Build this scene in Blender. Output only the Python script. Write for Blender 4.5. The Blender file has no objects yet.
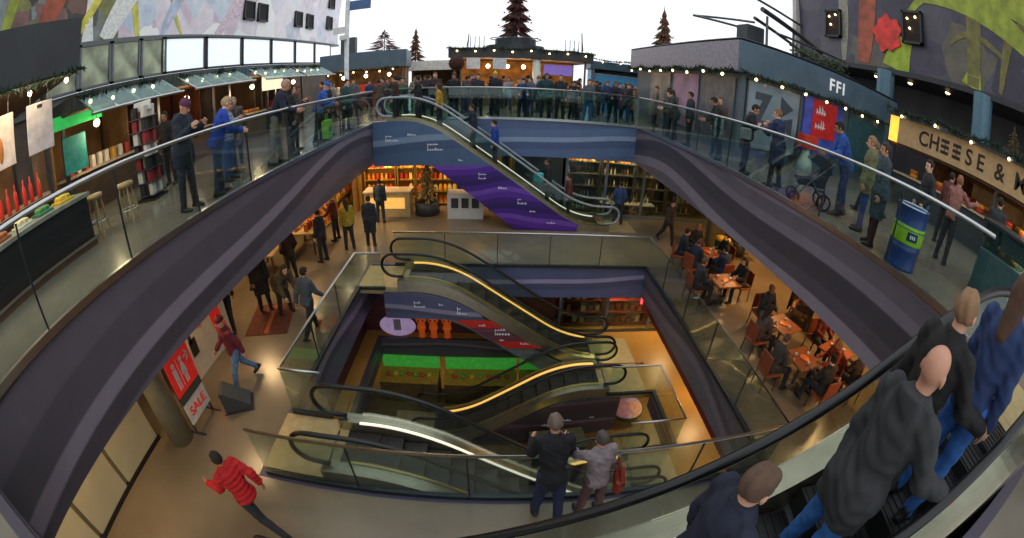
import bpy, bmesh, math, random
import numpy as np
from mathutils import Vector, Matrix, Euler
random.seed(7)
SC = bpy.context.scene
COL = SC.collection
PI = math.pi

def lin(h):
    h = h.lstrip('#'); o = []
    for i in (0, 2, 4):
        c = int(h[i:i+2], 16)/255
        o.append(c/12.92 if c <= .04045 else ((c+.055)/1.055)**2.4)
    return (*o, 1)

# ------------------------------------------------------------------ materials
MATS = {}
def mat(name, hexc, rough=.6, metal=0., var=.18, scale=6., emit=None, estr=0., spec=.5):
    if name in MATS: return MATS[name]
    m = bpy.data.materials.new(name); m.use_nodes = True
    nt = m.node_tree; b = nt.nodes['Principled BSDF']
    c = lin(hexc)
    tc = nt.nodes.new('ShaderNodeTexCoord'); nz = nt.nodes.new('ShaderNodeTexNoise')
    nz.inputs['Scale'].default_value = scale; nz.inputs['Detail'].default_value = 3
    nt.links.new(tc.outputs['Object'], nz.inputs['Vector'])
    r = nt.nodes.new('ShaderNodeValToRGB')
    r.color_ramp.elements[0].position = .3; r.color_ramp.elements[1].position = .7
    r.color_ramp.elements[0].color = tuple(x*(1-var) for x in c[:3])+(1,)
    r.color_ramp.elements[1].color = tuple(min(1, x*(1+var)) for x in c[:3])+(1,)
    nt.links.new(nz.outputs['Fac'], r.inputs['Fac'])
    nt.links.new(r.outputs['Color'], b.inputs['Base Color'])
    b.inputs['Roughness'].default_value = rough; b.inputs['Metallic'].default_value = metal
    b.inputs['Specular IOR Level'].default_value = spec
    if emit:
        b.inputs['Emission Color'].default_value = lin(emit); b.inputs['Emission Strength'].default_value = estr
    MATS[name] = m
    return m

def glass_mat(name, tint='#e4f0ee', refl=.10, rough=.03):
    if name in MATS: return MATS[name]
    m = bpy.data.materials.new(name); m.use_nodes = True
    nt = m.node_tree; nt.nodes.clear()
    out = nt.nodes.new('ShaderNodeOutputMaterial'); mix = nt.nodes.new('ShaderNodeMixShader')
    t = nt.nodes.new('ShaderNodeBsdfTransparent'); t.inputs['Color'].default_value = lin(tint)
    g = nt.nodes.new('ShaderNodeBsdfGlossy'); g.inputs['Roughness'].default_value = rough
    lw = nt.nodes.new('ShaderNodeLayerWeight'); lw.inputs['Blend'].default_value = .25
    mm = nt.nodes.new('ShaderNodeMath'); mm.operation = 'MULTIPLY_ADD'
    mm.inputs[1].default_value = .34; mm.inputs[2].default_value = refl*.4
    nt.links.new(lw.outputs['Fresnel'], mm.inputs[0]); nt.links.new(mm.outputs[0], mix.inputs['Fac'])
    nt.links.new(t.outputs[0], mix.inputs[1]); nt.links.new(g.outputs[0], mix.inputs[2])
    nt.links.new(mix.outputs[0], out.inputs['Surface'])
    MATS[name] = m
    return m

def fill_ramp(r, pts):
    el = r.color_ramp.elements
    while len(el) > 1: el.remove(el[-1])
    el[0].position = 0; el[0].color = lin(pts[0][1])
    for p_, c in pts[1:]: e = el.new(min(1, max(0, p_))); e.color = lin(c)
def wave_mat(name, axis, cols, stops, h, z0, freq=.16, amp=.30, rough=.45, phase=0., slope=0.):
    """printed cladding: broad wavy bands that run along AXIS (0 x, 1 y)"""
    m = bpy.data.materials.new(name); m.use_nodes = True
    nt = m.node_tree; b = nt.nodes['Principled BSDF']; N = nt.nodes.new; L = nt.links.new
    tc = N('ShaderNodeTexCoord'); sp = N('ShaderNodeSeparateXYZ'); L(tc.outputs['Object'], sp.inputs[0])
    def math_(op, a, bb, c=None):
        n = N('ShaderNodeMath'); n.operation = op
        for i, v in enumerate((a, bb, c)):
            if v is None: continue
            if isinstance(v, (int, float)): n.inputs[i].default_value = v
            else: L(v, n.inputs[i])
        return n.outputs[0]
    s = sp.outputs[axis]; z = sp.outputs[2]
    t = math_('MULTIPLY_ADD', z, 1/h, -z0/h)
    a1 = math_('MULTIPLY_ADD', s, freq*2*PI, phase)
    w1 = math_('SINE', a1, 0)
    a2 = math_('MULTIPLY_ADD', s, freq*2*PI*2.3, phase*1.7+1)
    w2 = math_('SINE', a2, 0)
    t = math_('MULTIPLY_ADD', w1, amp, t)
    t = math_('MULTIPLY_ADD', w2, amp*.3, t)
    t = math_('MULTIPLY_ADD', s, slope, t)
    t = math_('FRACT', t, 0)
    r = N('ShaderNodeValToRGB'); r.color_ramp.interpolation = 'LINEAR'
    el = r.color_ramp.elements
    pts = []
    for i, (p_, c) in enumerate(zip(stops, cols)):
        nxt = stops[i+1] if i+1 < len(stops) else 1.0
        pts += [(p_+.012, c), (nxt-.012, c)]
    fill_ramp(r, pts)
    L(t, r.inputs['Fac'])
    nz = N('ShaderNodeTexNoise'); nz.inputs['Scale'].default_value = 2.5; L(tc.outputs['Object'], nz.inputs['Vector'])
    mx = N('ShaderNodeMixRGB'); mx.blend_type = 'MULTIPLY'; mx.inputs['Fac'].default_value = .25
    L(r.outputs['Color'], mx.inputs[1]); L(nz.outputs['Fac'], mx.inputs[2])
    L(mx.outputs[0], b.inputs['Base Color']); b.inputs['Roughness'].default_value = rough
    MATS[name] = m
    return m

# ------------------------------------------------------------------ mesh builder
class MB:
    def __init__(s): s.v = []; s.f = []
    def add(s, vs, fs, M=None):
        n = len(s.v)
        if M is not None: vs = [tuple(M @ Vector(v)) for v in vs]
        s.v += [tuple(v) for v in vs]; s.f += [tuple(i+n for i in f) for f in fs]
        return s
    def box(s, c, d, rz=0, M=None):
        x, y, z = (q/2 for q in d)
        vs = [(-x,-y,-z),(x,-y,-z),(x,y,-z),(-x,y,-z),(-x,-y,z),(x,-y,z),(x,y,z),(-x,y,z)]
        R = Matrix.Translation(c) @ Matrix.Rotation(rz, 4, 'Z')
        if M is not None: R = R @ M
        return s.add(vs, [(0,3,2,1),(4,5,6,7),(0,1,5,4),(1,2,6,5),(2,3,7,6),(3,0,4,7)], R)
    def bx(s, x0, x1, y0, y1, z0, z1):
        return s.box(((x0+x1)/2,(y0+y1)/2,(z0+z1)/2), (abs(x1-x0),abs(y1-y0),abs(z1-z0)))
    def cbox(s, c, d, b=.02, rz=0):
        """box with chamfered vertical and top edges"""
        x, y, z = (q/2 for q in d)
        def ring(zz, i): return [(-x+i+b,-y+i,zz),(x-i-b,-y+i,zz),(x-i,-y+i+b,zz),(x-i,y-i-b,zz),(x-i-b,y-i,zz),(-x+i+b,y-i,zz),(-x+i,y-i-b,zz),(-x+i,-y+i+b,zz)]
        vs = ring(-z,0)+ring(z-b,0)+ring(z,b)
        fs = [tuple(range(7,-1,-1)), tuple(range(16,24))]
        for k in (0,8):
            for i in range(8): j=(i+1)%8; fs.append((k+i,k+j,k+8+j,k+8+i))
        return s.add(vs, fs, Matrix.Translation(c) @ Matrix.Rotation(rz,4,'Z'))
    def tube(s, pts, r, n=8, closed=False, caps=True):
        P = [Vector(p) for p in pts]; m = len(P); rs = r if isinstance(r,(list,tuple)) else [r]*m
        rings = []; up = Vector((0,0,1)); base = len(s.v); vs = []
        prev = None
        for i in range(m):
            a = P[i-1] if (i > 0 or closed) else P[i]; b = P[(i+1)%m] if (i < m-1 or closed) else P[i]
            t = (b-a).normalized()
            if prev is None:
                u = t.cross(up) if abs(t.z) < .95 else t.cross(Vector((1,0,0)))
            else: u = prev - t*prev.dot(t)
            u.normalize(); prev = u; w = t.cross(u)
            for k in range(n):
                an = 2*PI*k/n; vs.append(P[i]+(u*math.cos(an)+w*math.sin(an))*rs[i])
        fs = []
        for i in range(m if closed else m-1):
            j = (i+1)%m
            for k in range(n):
                l = (k+1)%n; fs.append((i*n+k,i*n+l,j*n+l,j*n+k))
        if caps and not closed: fs += [tuple(range(n-1,-1,-1)), tuple((m-1)*n+k for k in range(n))]
        return s.add(vs, fs)
    def lathe(s, prof, c=(0,0,0), n=16, M=None):
        vs = []; fs = []; m = len(prof)
        for (r, z) in prof:
            for k in range(n):
                a = 2*PI*k/n; vs.append((c[0]+r*math.cos(a), c[1]+r*math.sin(a), c[2]+z))
        for i in range(m-1):
            for k in range(n):
                l=(k+1)%n; fs.append((i*n+k,i*n+l,(i+1)*n+l,(i+1)*n+k))
        fs += [tuple(range(n-1,-1,-1)), tuple((m-1)*n+k for k in range(n))]
        return s.add(vs, fs, M)
    def ball(s, c, r, n=10, m=6):
        r = (r,r,r) if isinstance(r,(int,float)) else r
        vs = []; fs = []
        for i in range(1,m):
            t = PI*i/m
            for k in range(n):
                a = 2*PI*k/n; vs.append((c[0]+r[0]*math.sin(t)*math.cos(a), c[1]+r[1]*math.sin(t)*math.sin(a), c[2]+r[2]*math.cos(t)))
        for i in range(m-2):
            for k in range(n):
                l=(k+1)%n; fs.append((i*n+k,(i+1)*n+k,(i+1)*n+l,i*n+l))
        vs += [(c[0],c[1],c[2]+r[2]),(c[0],c[1],c[2]-r[2])]; t=len(vs)-2
        for k in range(n):
            l=(k+1)%n; fs += [(t,k,l),(t+1,(m-2)*n+l,(m-2)*n+k)]
        return s.add(vs, fs)
    def prism(s, poly, axis, a, b):
        """extrude a 2-D polygon along axis 0/1/2 from a to b"""
        n = len(poly)
        def p3(q, t): return (t,q[0],q[1]) if axis==0 else (q[0],t,q[1]) if axis==1 else (q[0],q[1],t)
        vs = [p3(q,a) for q in poly]+[p3(q,b) for q in poly]
        fs = [tuple(range(n)), tuple(range(2*n-1,n-1,-1))]
        for i in range(n):
            j=(i+1)%n; fs.append((i,n+i,n+j,j))
        return s.add(vs, fs)
    def ribbon(s, top, bot, axis, a, b):
        """solid between two polylines (same length) in the plane normal to axis, from a to b: quads only"""
        n = len(top)
        def p3(q, t): return (q[0],t,q[1]) if axis==1 else (t,q[0],q[1])
        vs = [p3(q,a) for q in top]+[p3(q,a) for q in bot]+[p3(q,b) for q in top]+[p3(q,b) for q in bot]
        fs = []
        for i in range(n-1):
            fs += [(i,i+1,n+i+1,n+i),(2*n+i,3*n+i,3*n+i+1,2*n+i+1),(i,2*n+i,2*n+i+1,i+1),(n+i,n+i+1,3*n+i+1,3*n+i)]
        fs += [(0,n,3*n,2*n),(n-1,3*n-1,4*n-1,2*n-1)]
        return s.add(vs, fs)
    def mesh(s, name, smooth=False):
        me = bpy.data.meshes.new(name); me.from_pydata(s.v, [], s.f)
        bm = bmesh.new(); bm.from_mesh(me); bmesh.ops.recalc_face_normals(bm, faces=bm.faces); bm.to_mesh(me); bm.free()
        if smooth: me.polygons.foreach_set('use_smooth', [True]*len(me.polygons))
        me.update(); return me
    def build(s, name, m, parent=None, smooth=False, loc=None, rz=0):
        o = bpy.data.objects.new(name, s.mesh(name, smooth)); COL.objects.link(o)
        if m: o.data.materials.append(m)
        if parent: o.parent = parent
        if loc: o.location = loc
        if rz: o.rotation_euler.z = rz
        return o

def tag(o, label, cat, group=None):
    o['label'] = label; o['category'] = cat
    if group: o['group'] = group
    return o
def empty(name, loc, rz=0, label=None, cat=None, group=None):
    o = bpy.data.objects.new(name, None); COL.objects.link(o); o.location = loc; o.rotation_euler.z = rz
    o.empty_display_size = .1
    if label: tag(o, label, cat, group)
    return o
def struct(mb, name, m, parent=None, smooth=False):
    o = mb.build(name, m, parent, smooth)
    if not parent: o['kind'] = 'structure'
    return o
KIDS = {}
def copy_tree(o, loc=None, rz=None, label=None, group=None, parent=None):
    c = o.copy(); COL.objects.link(c)
    if parent is not None: c.parent = parent
    if loc is not None: c.location = loc
    if rz is not None: c.rotation_euler.z = rz
    if label: c['label'] = label
    if group: c['group'] = group
    for ch in list(o.children): copy_tree(ch, parent=c)
    return c
def inst(mesh, name, m, parent=None, loc=(0,0,0), rz=0):
    """another object on the same mesh, with its own material"""
    o = bpy.data.objects.new(name, mesh); COL.objects.link(o)
    if not mesh.materials: mesh.materials.append(None)
    o.material_slots[0].link = 'OBJECT'; o.material_slots[0].material = m
    if parent: o.parent = parent
    o.location = loc; o.rotation_euler.z = rz
    return o
def text_mesh(txt, size, depth=.01, align='CENTER', bold=0.0, space=1.0):
    cu = bpy.data.curves.new('lettering', 'FONT'); cu.body = txt; cu.size = size; cu.extrude = depth; cu.align_x = align; cu.align_y = 'CENTER'; cu.offset = bold; cu.space_character = space
    o = bpy.data.objects.new('lettering_tmp', cu); COL.objects.link(o)
    dg = bpy.context.evaluated_depsgraph_get(); me = bpy.data.meshes.new_from_object(o.evaluated_get(dg))
    bpy.data.objects.remove(o); bpy.data.curves.remove(cu)
    return me
def lettering(txt, size, m, parent, M, depth=.008, bold=0., name='lettering', space=1.0):
    me = text_mesh(txt, size, depth, bold=bold, space=space); me.materials.clear(); me.materials.append(m)
    o = bpy.data.objects.new(name, me); COL.objects.link(o); o.parent = parent; o.matrix_local = M
    return o
def face_mat(loc, normal):
    """frame for lettering on a vertical face: text x runs to the right for someone looking at the face"""
    n = Vector(normal).normalized(); z = Vector((0,0,1)); x = z.cross(n)
    return Matrix(((x.x, 0, n.x, loc[0]),(x.y, 0, n.y, loc[1]),(0,1,n.z,loc[2]),(0,0,0,1)))
# ------------------------------------------------------------------ people: signed-distance bodies meshed by surface nets
def V(*a): return np.array(a, float)
def smin(a, b, k):
    h = np.clip(.5+.5*(b-a)/k, 0, 1); return b*(1-h)+a*h-k*h*(1-h)
def d_cone(P, a, b, r1, r2):
    ab = b-a; t = np.clip(((P-a)@ab)/max(ab@ab, 1e-9), 0, 1)
    return np.linalg.norm(P-a-t[...,None]*ab, axis=-1)-(r1+(r2-r1)*t)
def d_ell(P, c, r, R=None):
    q = P-c
    if R is not None: q = q@R
    k = np.linalg.norm(q/r, axis=-1); k2 = np.linalg.norm(q/(r*r), axis=-1)
    return k*(k-1)/np.maximum(k2, 1e-6)
def nets(fn, lo, hi, h):
    n = np.maximum(np.ceil((hi-lo)/h).astype(int)+1, 3)
    ax = [lo[i]+h*np.arange(n[i]) for i in range(3)]
    G = np.stack(np.meshgrid(*ax, indexing='ij'), -1)
    D = fn(G); S = D < 0
    c = n-1
    cnt = np.zeros(c); acc = np.zeros((*c,3))
    corners = [(i,j,k) for i in (0,1) for j in (0,1) for k in (0,1)]
    def sl(A, o): return A[o[0]:o[0]+c[0], o[1]:o[1]+c[1], o[2]:o[2]+c[2]]
    for a in range(8):
        for ax_ in range(3):
            if corners[a][ax_]: continue
            b = list(corners[a]); b[ax_] = 1
            da, db = sl(D, corners[a]), sl(D, b); m = (da < 0) != (db < 0)
            t = np.where(m, da/np.where(m, da-db, 1), 0)
            p = sl(G, corners[a])+t[...,None]*(np.array(b)-corners[a])*h
            cnt += m; acc += np.where(m[...,None], p, 0)
    act = cnt > 0
    idx = -np.ones(c, int); idx[act] = np.arange(act.sum())
    vs = acc[act]/cnt[act][:,None]; fs = []
    for ax_ in range(3):
        u, w = (ax_+1)%3, (ax_+2)%3
        a = [slice(1,-1)]*3; b = [slice(1,-1)]*3
        a[ax_] = slice(0,-1); b[ax_] = slice(1,None)
        s0, s1 = S[tuple(a)], S[tuple(b)]; ii = np.argwhere(s0 != s1)
        if not len(ii): continue
        fl = s0[s0 != s1]
        base = ii.copy(); base[:,u] += 1; base[:,w] += 1
        def cell(du, dw):
            q = base.copy(); q[:,u] -= du; q[:,w] -= dw; return idx[q[:,0],q[:,1],q[:,2]]
        Q = np.stack([cell(1,1), cell(0,1), cell(0,0), cell(1,0)], 1)
        Q[~fl] = Q[~fl][:,::-1]; fs.append(Q)
    return vs, np.concatenate(fs)
def np_mesh(name, parts):
    me = bpy.data.meshes.new(name); v = []; f = []; n = 0
    for vs, fs in parts:
        v.append(vs); f += [tuple(int(i)+n for i in q) for q in fs if len(set(q)) == len(q)]; n += len(vs)
    me.from_pydata(np.concatenate(v).tolist(), [], f)
    me.polygons.foreach_set('use_smooth', [True]*len(me.polygons)); me.update()
    return me

def rot(ax, a):
    c, s = math.cos(a), math.sin(a)
    return np.array({'x':[[1,0,0],[0,c,-s],[0,s,c]],'y':[[c,0,s],[0,1,0],[-s,0,c]],'z':[[c,-s,0],[s,c,0],[0,0,1]]}[ax])
D2R = PI/180
# arms: (flex, abduct, elbow, inward); legs: (flex, abduct, knee)   degrees; index 0 left (-x), 1 right (+x); the figure faces +y
POSES = {
 'stand': dict(lean=2, head=(4,0), arms=((4,8,12,5),(-2,8,14,5)), legs=((2,3,2),(-2,3,3))),
 'pockets': dict(lean=0, head=(8,15), arms=((-12,16,48,25),(-12,16,48,25)), legs=((1,4,2),(5,4,8))),
 'lean': dict(lean=20, head=(14,0), arms=((34,12,62,20),(34,12,62,20)), legs=((4,4,3),(-6,3,6))),
 'phone': dict(lean=4, head=(24,0), arms=((26,10,100,22),(22,10,104,22)), legs=((2,4,3),(-2,4,2))),
 'photo': dict(lean=-2, head=(-4,-8), arms=((62,8,80,14),(58,8,86,14)), legs=((3,4,2),(-3,4,4))),
 'walk': dict(lean=6, head=(4,0), arms=((-22,8,18,2),(26,8,26,4)), legs=((26,2,12),(-20,2,22))),
 'stride': dict(lean=14, head=(4,0), arms=((38,10,62,6),(-40,12,48,2)), legs=((-30,2,34),(40,2,18))),
 'sit': dict(lean=6, head=(8,10), arms=((30,10,62,24),(24,10,70,24)), legs=((84,7,82),(84,7,86))),
 'ride': dict(lean=3, head=(2,8), arms=((-4,8,20,6),(30,24,46,-8)), legs=((4,4,4),(-2,4,3))),
 'bend': dict(lean=58, head=(-10,0), arms=((62,10,34,14),(68,10,28,14)), legs=((18,5,22),(14,5,22))),
 'touch': dict(lean=10, head=(8,-10), arms=((58,14,52,10),(12,10,26,6)), legs=((2,4,2),(-3,4,4))),
 'point': dict(lean=8, head=(6,18), arms=((34,10,84,20),(66,22,50,-4)), legs=((2,4,2),(-4,4,5))),
}
def joints(pose):
    q = POSES[pose]; J = {}
    J['pel'] = V(0,0,.95); R = rot('x', -q['lean']*D2R)
    up = lambda x,y,z: J['pel']+R@V(x,y,z)
    J['waist'] = up(0,0,.17); J['chest'] = up(0,.0,.36); J['neck'] = up(0,-.005,.535)
    Rh = R@rot('z', q['head'][1]*D2R)@rot('x', -(q['head'][0]-q['lean']*.6)*D2R); J['Rh'] = Rh; J['R'] = R
    J['head'] = J['neck']+Rh@V(0,.025,.145)
    for i, s in ((0,-1),(1,1)):
        f, a, e, inn = (t*D2R for t in q['arms'][i])
        J['sh',i] = up(.170*s, 0, .475)
        def dr(fl, ab): return R@V(s*math.sin(ab), math.sin(fl)*math.cos(ab), -math.cos(fl)*math.cos(ab))
        J['el',i] = J['sh',i]+.285*dr(f, a); dd = dr(f+e, a-inn); J['wr',i] = J['el',i]+.25*dd; J['hd',i] = dd
        f, a, k = (t*D2R for t in q['legs'][i])
        J['hp',i] = J['pel']+V(.088*s,0,-.02)
        dl = lambda fl: V(s*math.sin(a), math.sin(fl)*math.cos(a), -math.cos(fl)*math.cos(a))
        J['kn',i] = J['hp',i]+.43*dl(f); J['an',i] = J['kn',i]+.42*dl(f-k)
        J['ft',i] = rot('x', max(-.5, min(.5, (f-k)*.8)) if pose in ('walk','stride') else 0.)
    dz = min(min((J['an',i]+J['ft',i]@V(0,y,-.075))[2] for y in (-.05,.17)) for i in (0,1))
    for k in list(J):
        if k in ('Rh','R') or (isinstance(k,tuple) and k[0] in ('hd','ft')): continue
        J[k] = J[k]-V(0,0,dz)
    return J
def bounds(fnpts, pad): a = np.array(fnpts); return a.min(0)-pad, a.max(0)+pad
HANDS = {}
def hand_mesh(curl):
    """hand along +z from the wrist, palm facing +y, thumb on +x: palm, four bent fingers, thumb"""
    if curl in HANDS: return HANDS[curl]
    fing = []
    for x, ln in ((.030,.066),(.010,.075),(-.010,.070),(-.029,.054)):
        p = V(x,0,.092); a = 0.; segs = [p]
        for t, part in enumerate((.45,.32,.23)):
            a += curl*(1.0 if t else .8)*D2R
            p = p+ln*part*V(0, math.sin(a), math.cos(a)); segs.append(p)
        fing.append(segs)
    th = [V(.030,.006,.030), V(.056,.020,.060), V(.060,.034,.086)]
    def fn(P):
        d = d_ell(P, V(0,0,.055), V(.043,.017,.056))
        d = smin(d, d_cone(P, V(0,0,-.03), V(0,0,.03), .027, .026), .02)
        for s in fing:
            for a, b in zip(s, s[1:]): d = smin(d, d_cone(P, a, b, .0095, .0085), .004)
        for a, b in zip(th, th[1:]): d = smin(d, d_cone(P, a, b, .0125, .0105), .008)
        return d
    HANDS[curl] = nets(fn, V(-.07,-.06,-.06), V(.085,.11,.19), .0055)
    return HANDS[curl]
def body_mesh(pose, res, hands=True):
    J = joints(pose); R, Rh = J['R'], J['Rh']; H = J['head']
    def hp(x,y,z): return H+Rh@V(x,y,z)
    def fn(P):
        d = d_ell(P, J['pel'], V(.15,.105,.12))
        d = smin(d, d_cone(P, J['pel'], J['waist'], .11, .105), .06)
        d = smin(d, d_ell(P, J['chest'], V(.165,.105,.20), R), .07)
        d = smin(d, d_cone(P, J['neck']-R@V(0,0,.05), H-Rh@V(0,.01,.05), .056, .05), .03)
        for i in (0,1):
            d = smin(d, d_cone(P, J['sh',i], J['el',i], .052, .041), .05)
            d = smin(d, d_cone(P, J['el',i], J['wr',i], .041, .027), .02)
            d = smin(d, d_cone(P, J['hp',i], J['kn',i], .082, .055), .05)
            d = smin(d, d_cone(P, J['kn',i], J['an',i], .055, .038), .02)
            d = smin(d, d_cone(P, J['an',i]+J['ft',i]@V(0,-.02,-.035), J['an',i]+J['ft',i]@V(0,.13,-.045), .036, .03), .03)
        h = d_ell(P, hp(0,-.008,.03), V(.076,.098,.098), Rh)
        h = smin(h, d_ell(P, hp(0,.028,-.055), V(.054,.062,.062), Rh), .04)
        h = smin(h, d_cone(P, hp(0,.088,.012), hp(0,.112,-.026), .011, .016), .014)
        for s in (-1,1):
            h = -smin(-h, d_ell(P, hp(.032*s,.098,.012), V(.017,.014,.011), Rh), .012)
            h = smin(h, d_ell(P, hp(.080*s,-.005,-.008), V(.012,.022,.034), Rh), .008)
        h = smin(h, d_cone(P, hp(-.02,.088,-.062), hp(.02,.088,-.062), .008, .008), .01)
        return smin(d, h, .02)
    lo, hi = bounds([v for k, v in J.items() if k not in ('Rh','R') and not (isinstance(k,tuple) and k[0] in ('hd','ft'))], .22)
    parts = [nets(fn, lo, hi, res)]
    if hands:
        for i, s in ((0,-1),(1,1)):
            z = J['hd',i]; z = z/np.linalg.norm(z); x = R@V(0,1,0); 
            if abs(x@z) > .8: x = R@V(0,0,1)
            x = x-z*(x@z); x /= np.linalg.norm(x); y = np.cross(z, x)
            vs, fs = hand_mesh(26)
            v2 = vs.copy()
            if y[0]*s > 0: y = -y; fs = fs[:,::-1]
            parts.append((J['wr',i]+v2@np.stack([x,y,z]), fs))
    return np_mesh('body', parts)
def wrinkle(P, a=.006): return a*(np.sin(P[...,2]*34+np.sin(P[...,0]*19)*1.6)*np.sin(P[...,0]*23+P[...,1]*17+1))+a*.5*np.sin(P[...,2]*71+P[...,0]*40+np.sin(P[...,1]*33)*2)
def coat_mesh(pose, coat, res):
    J = joints(pose); R = J['R']
    thick = {'puffer':.036,'jacket':.026,'long':.028,'parka':.034,'sweater':.016}[coat]
    hem = {'puffer':-.10,'jacket':-.10,'long':-.46,'parka':-.24,'sweater':-.09}[coat]
    if pose == 'sit': hem = -.11
    Ri = R
    def fn(P):
        q = (P-J['pel'])@R                      # torso frame
        d = d_ell(P, J['chest'], V(.158+thick,.110+thick,.23), R)
        d = smin(d, d_cone(P, J['pel']-R@V(0,0,.02), J['waist'], .125+thick, .115+thick), .08)
        d = smin(d, d_ell(P, J['pel']-R@V(0,0,.04), V(.155+thick,.115+thick,.17), R), .05)
        for i in (0,1):
            d = smin(d, d_cone(P, J['sh',i], J['el',i], .056+thick*.7, .048+thick*.6), .028)
            d = smin(d, d_cone(P, J['el',i], J['wr',i]-J['hd',i]*.012, .050+thick*.7, .040+thick*.5), .02)
            if hem < -.2: d = smin(d, d_cone(P, J['hp',i], J['kn',i], .105+thick, .085+thick), .10)
        d = smin(d, d_cone(P, J['neck']-R@V(0,0,.03), J['neck']+R@V(0,.0,.045), .066, .070), .03)
        if coat == 'parka':
            d = smin(d, d_ell(P, J['neck']+R@V(0,-.085,.0), V(.10,.06,.085), R), .03)
        if coat == 'puffer': d = d+.008*np.cos(q[...,2]*2*PI/.085)
        else: d = d+wrinkle(P)
        if hem < -.2:
            # cut a long coat by height along the thighs
            d = np.maximum(d, (J['pel'][2]+hem)-P[...,2]) if abs(POSES[pose]['legs'][0][0]) < 60 else np.maximum(d, hem+.30-q[...,2])
        else: d = np.maximum(d, np.minimum(hem-q[...,2], 9.))
        d = np.maximum(d, np.where(q[...,2] > .4, (q[...,2]-.585), -9.))
        return d
    lo, hi = bounds([v for k, v in J.items() if k not in ('Rh','R') and not (isinstance(k,tuple) and k[0] in ('hd','ft','an'))], .2)
    return np_mesh('jacket', [nets(fn, lo, hi, res)])
def trouser_mesh(pose, res, wide=0.):
    J = joints(pose)
    def fn(P):
        d = d_ell(P, J['pel'], V(.162,.122,.135))
        for i in (0,1):
            d = smin(d, d_cone(P, J['hp',i], J['kn',i], .100+wide, .072+wide), .045)
            d = smin(d, d_cone(P, J['kn',i], J['an',i], .072+wide, .056+wide), .015)
        d = d+wrinkle(P, .005)
        for i in (0,1):
            ax = J['an',i]-J['kn',i]; ax = ax/np.linalg.norm(ax); e = (P-J['an',i])@ax
            nr = np.linalg.norm(P-J['an',i], axis=-1) < .2
            d = np.where(nr, np.maximum(d, e-.015), d)
        return d
    pts = [J['pel']]+[J[k,i] for k in ('hp','kn','an') for i in (0,1)]
    lo, hi = bounds(pts, .2)
    return np_mesh('trousers', [nets(fn, lo, hi, res)])
def shoe_mesh(pose, i, res=.014):
    J = joints(pose); F = J['ft',i]; A = J['an',i]
    def fn(P):
        q = (P-A)@F
        d = d_ell(q, V(0,.045,-.05), V(.049,.145,.05))
        d = smin(d, d_cone(q, V(0,-.02,-.03), V(0,-.01,.05), .05, .05), .03)
        d = np.maximum(d, -(q[...,2]+.075))
        return np.maximum(d, q[...,2]-.055)
    lo, hi = bounds([A-.22, A+.24], 0)
    return np_mesh('shoe', [nets(fn, lo, hi, res)])
def hair_mesh(pose, style, res=.014):
    J = joints(pose); H = J['head']; Rh = J['Rh']; R = J['R']
    def hp(x,y,z): return H+Rh@V(x,y,z)
    def fn(P):
        q = (P-H)@Rh
        d = d_ell(P, hp(0,-.012,.034), V(.086,.106,.106), Rh)
        if style in ('beanie','cap'):
            d = d_ell(P, hp(0,-.01,.045), V(.092,.112,.112), Rh)
            if style == 'beanie': d = smin(d, d_ell(P, hp(0,-.01,.165), V(.03,.03,.03), Rh), .01)
            d = d+.002*np.cos(np.arctan2(q[...,0], q[...,1])*26)
            return np.maximum(d, .030-q[...,2]+.25*np.minimum(q[...,1],0)*-1*.4)
        face = np.maximum(q[...,2]-.075+np.abs(q[...,0])*.25, .035-q[...,1])   # open over the face
        d = d+.004*np.sin(q[...,0]*90+q[...,2]*25)
        if style == 'long':
            d = smin(d, d_cone(P, hp(0,-.05,-.02), J['neck']+R@V(0,-.075,-.10), .082, .070), .05)
        elif style == 'hood':
            d = smin(d_ell(P, hp(0,-.015,.02), V(.108,.122,.128), Rh), d_cone(P, hp(0,-.04,-.06), J['neck']-R@V(0,.02,.0), .10, .11), .05)
            face = np.maximum(q[...,2]-.085+np.abs(q[...,0])*.3, .03-q[...,1])
        else:
            d = np.maximum(d, -.055-q[...,2])
        return np.maximum(d, -face)
    lo, hi = bounds([H, J['neck']+R@V(0,-.08,-.12)], .2)
    return np_mesh('hair', [nets(fn, lo, hi, res)])
def eye_spots(pose):
    J = joints(pose); return [J['head']+J['Rh']@V(.032*s,.083,.012) for s in (-1,1)], J['head']+J['Rh']@V(0,.0915,-.062), J['Rh']
CACHE = {}
def cached(key, fn):
    if key not in CACHE: CACHE[key] = fn()
    return CACHE[key]
eye_me = MB().ball((0,0,0), .012, 8, 6).mesh('eye', True)
mouth_me = MB().ball((0,0,0), (.021,.006,.006), 8, 6).mesh('mouth', True)
def cloth(h, rough=.85): return mat('cloth_'+h.lstrip('#'), h, rough, var=.22, scale=14)
SKIN = ['#c99a80','#b98a70','#d8ab92','#a5765c']
NP = [0]
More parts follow.
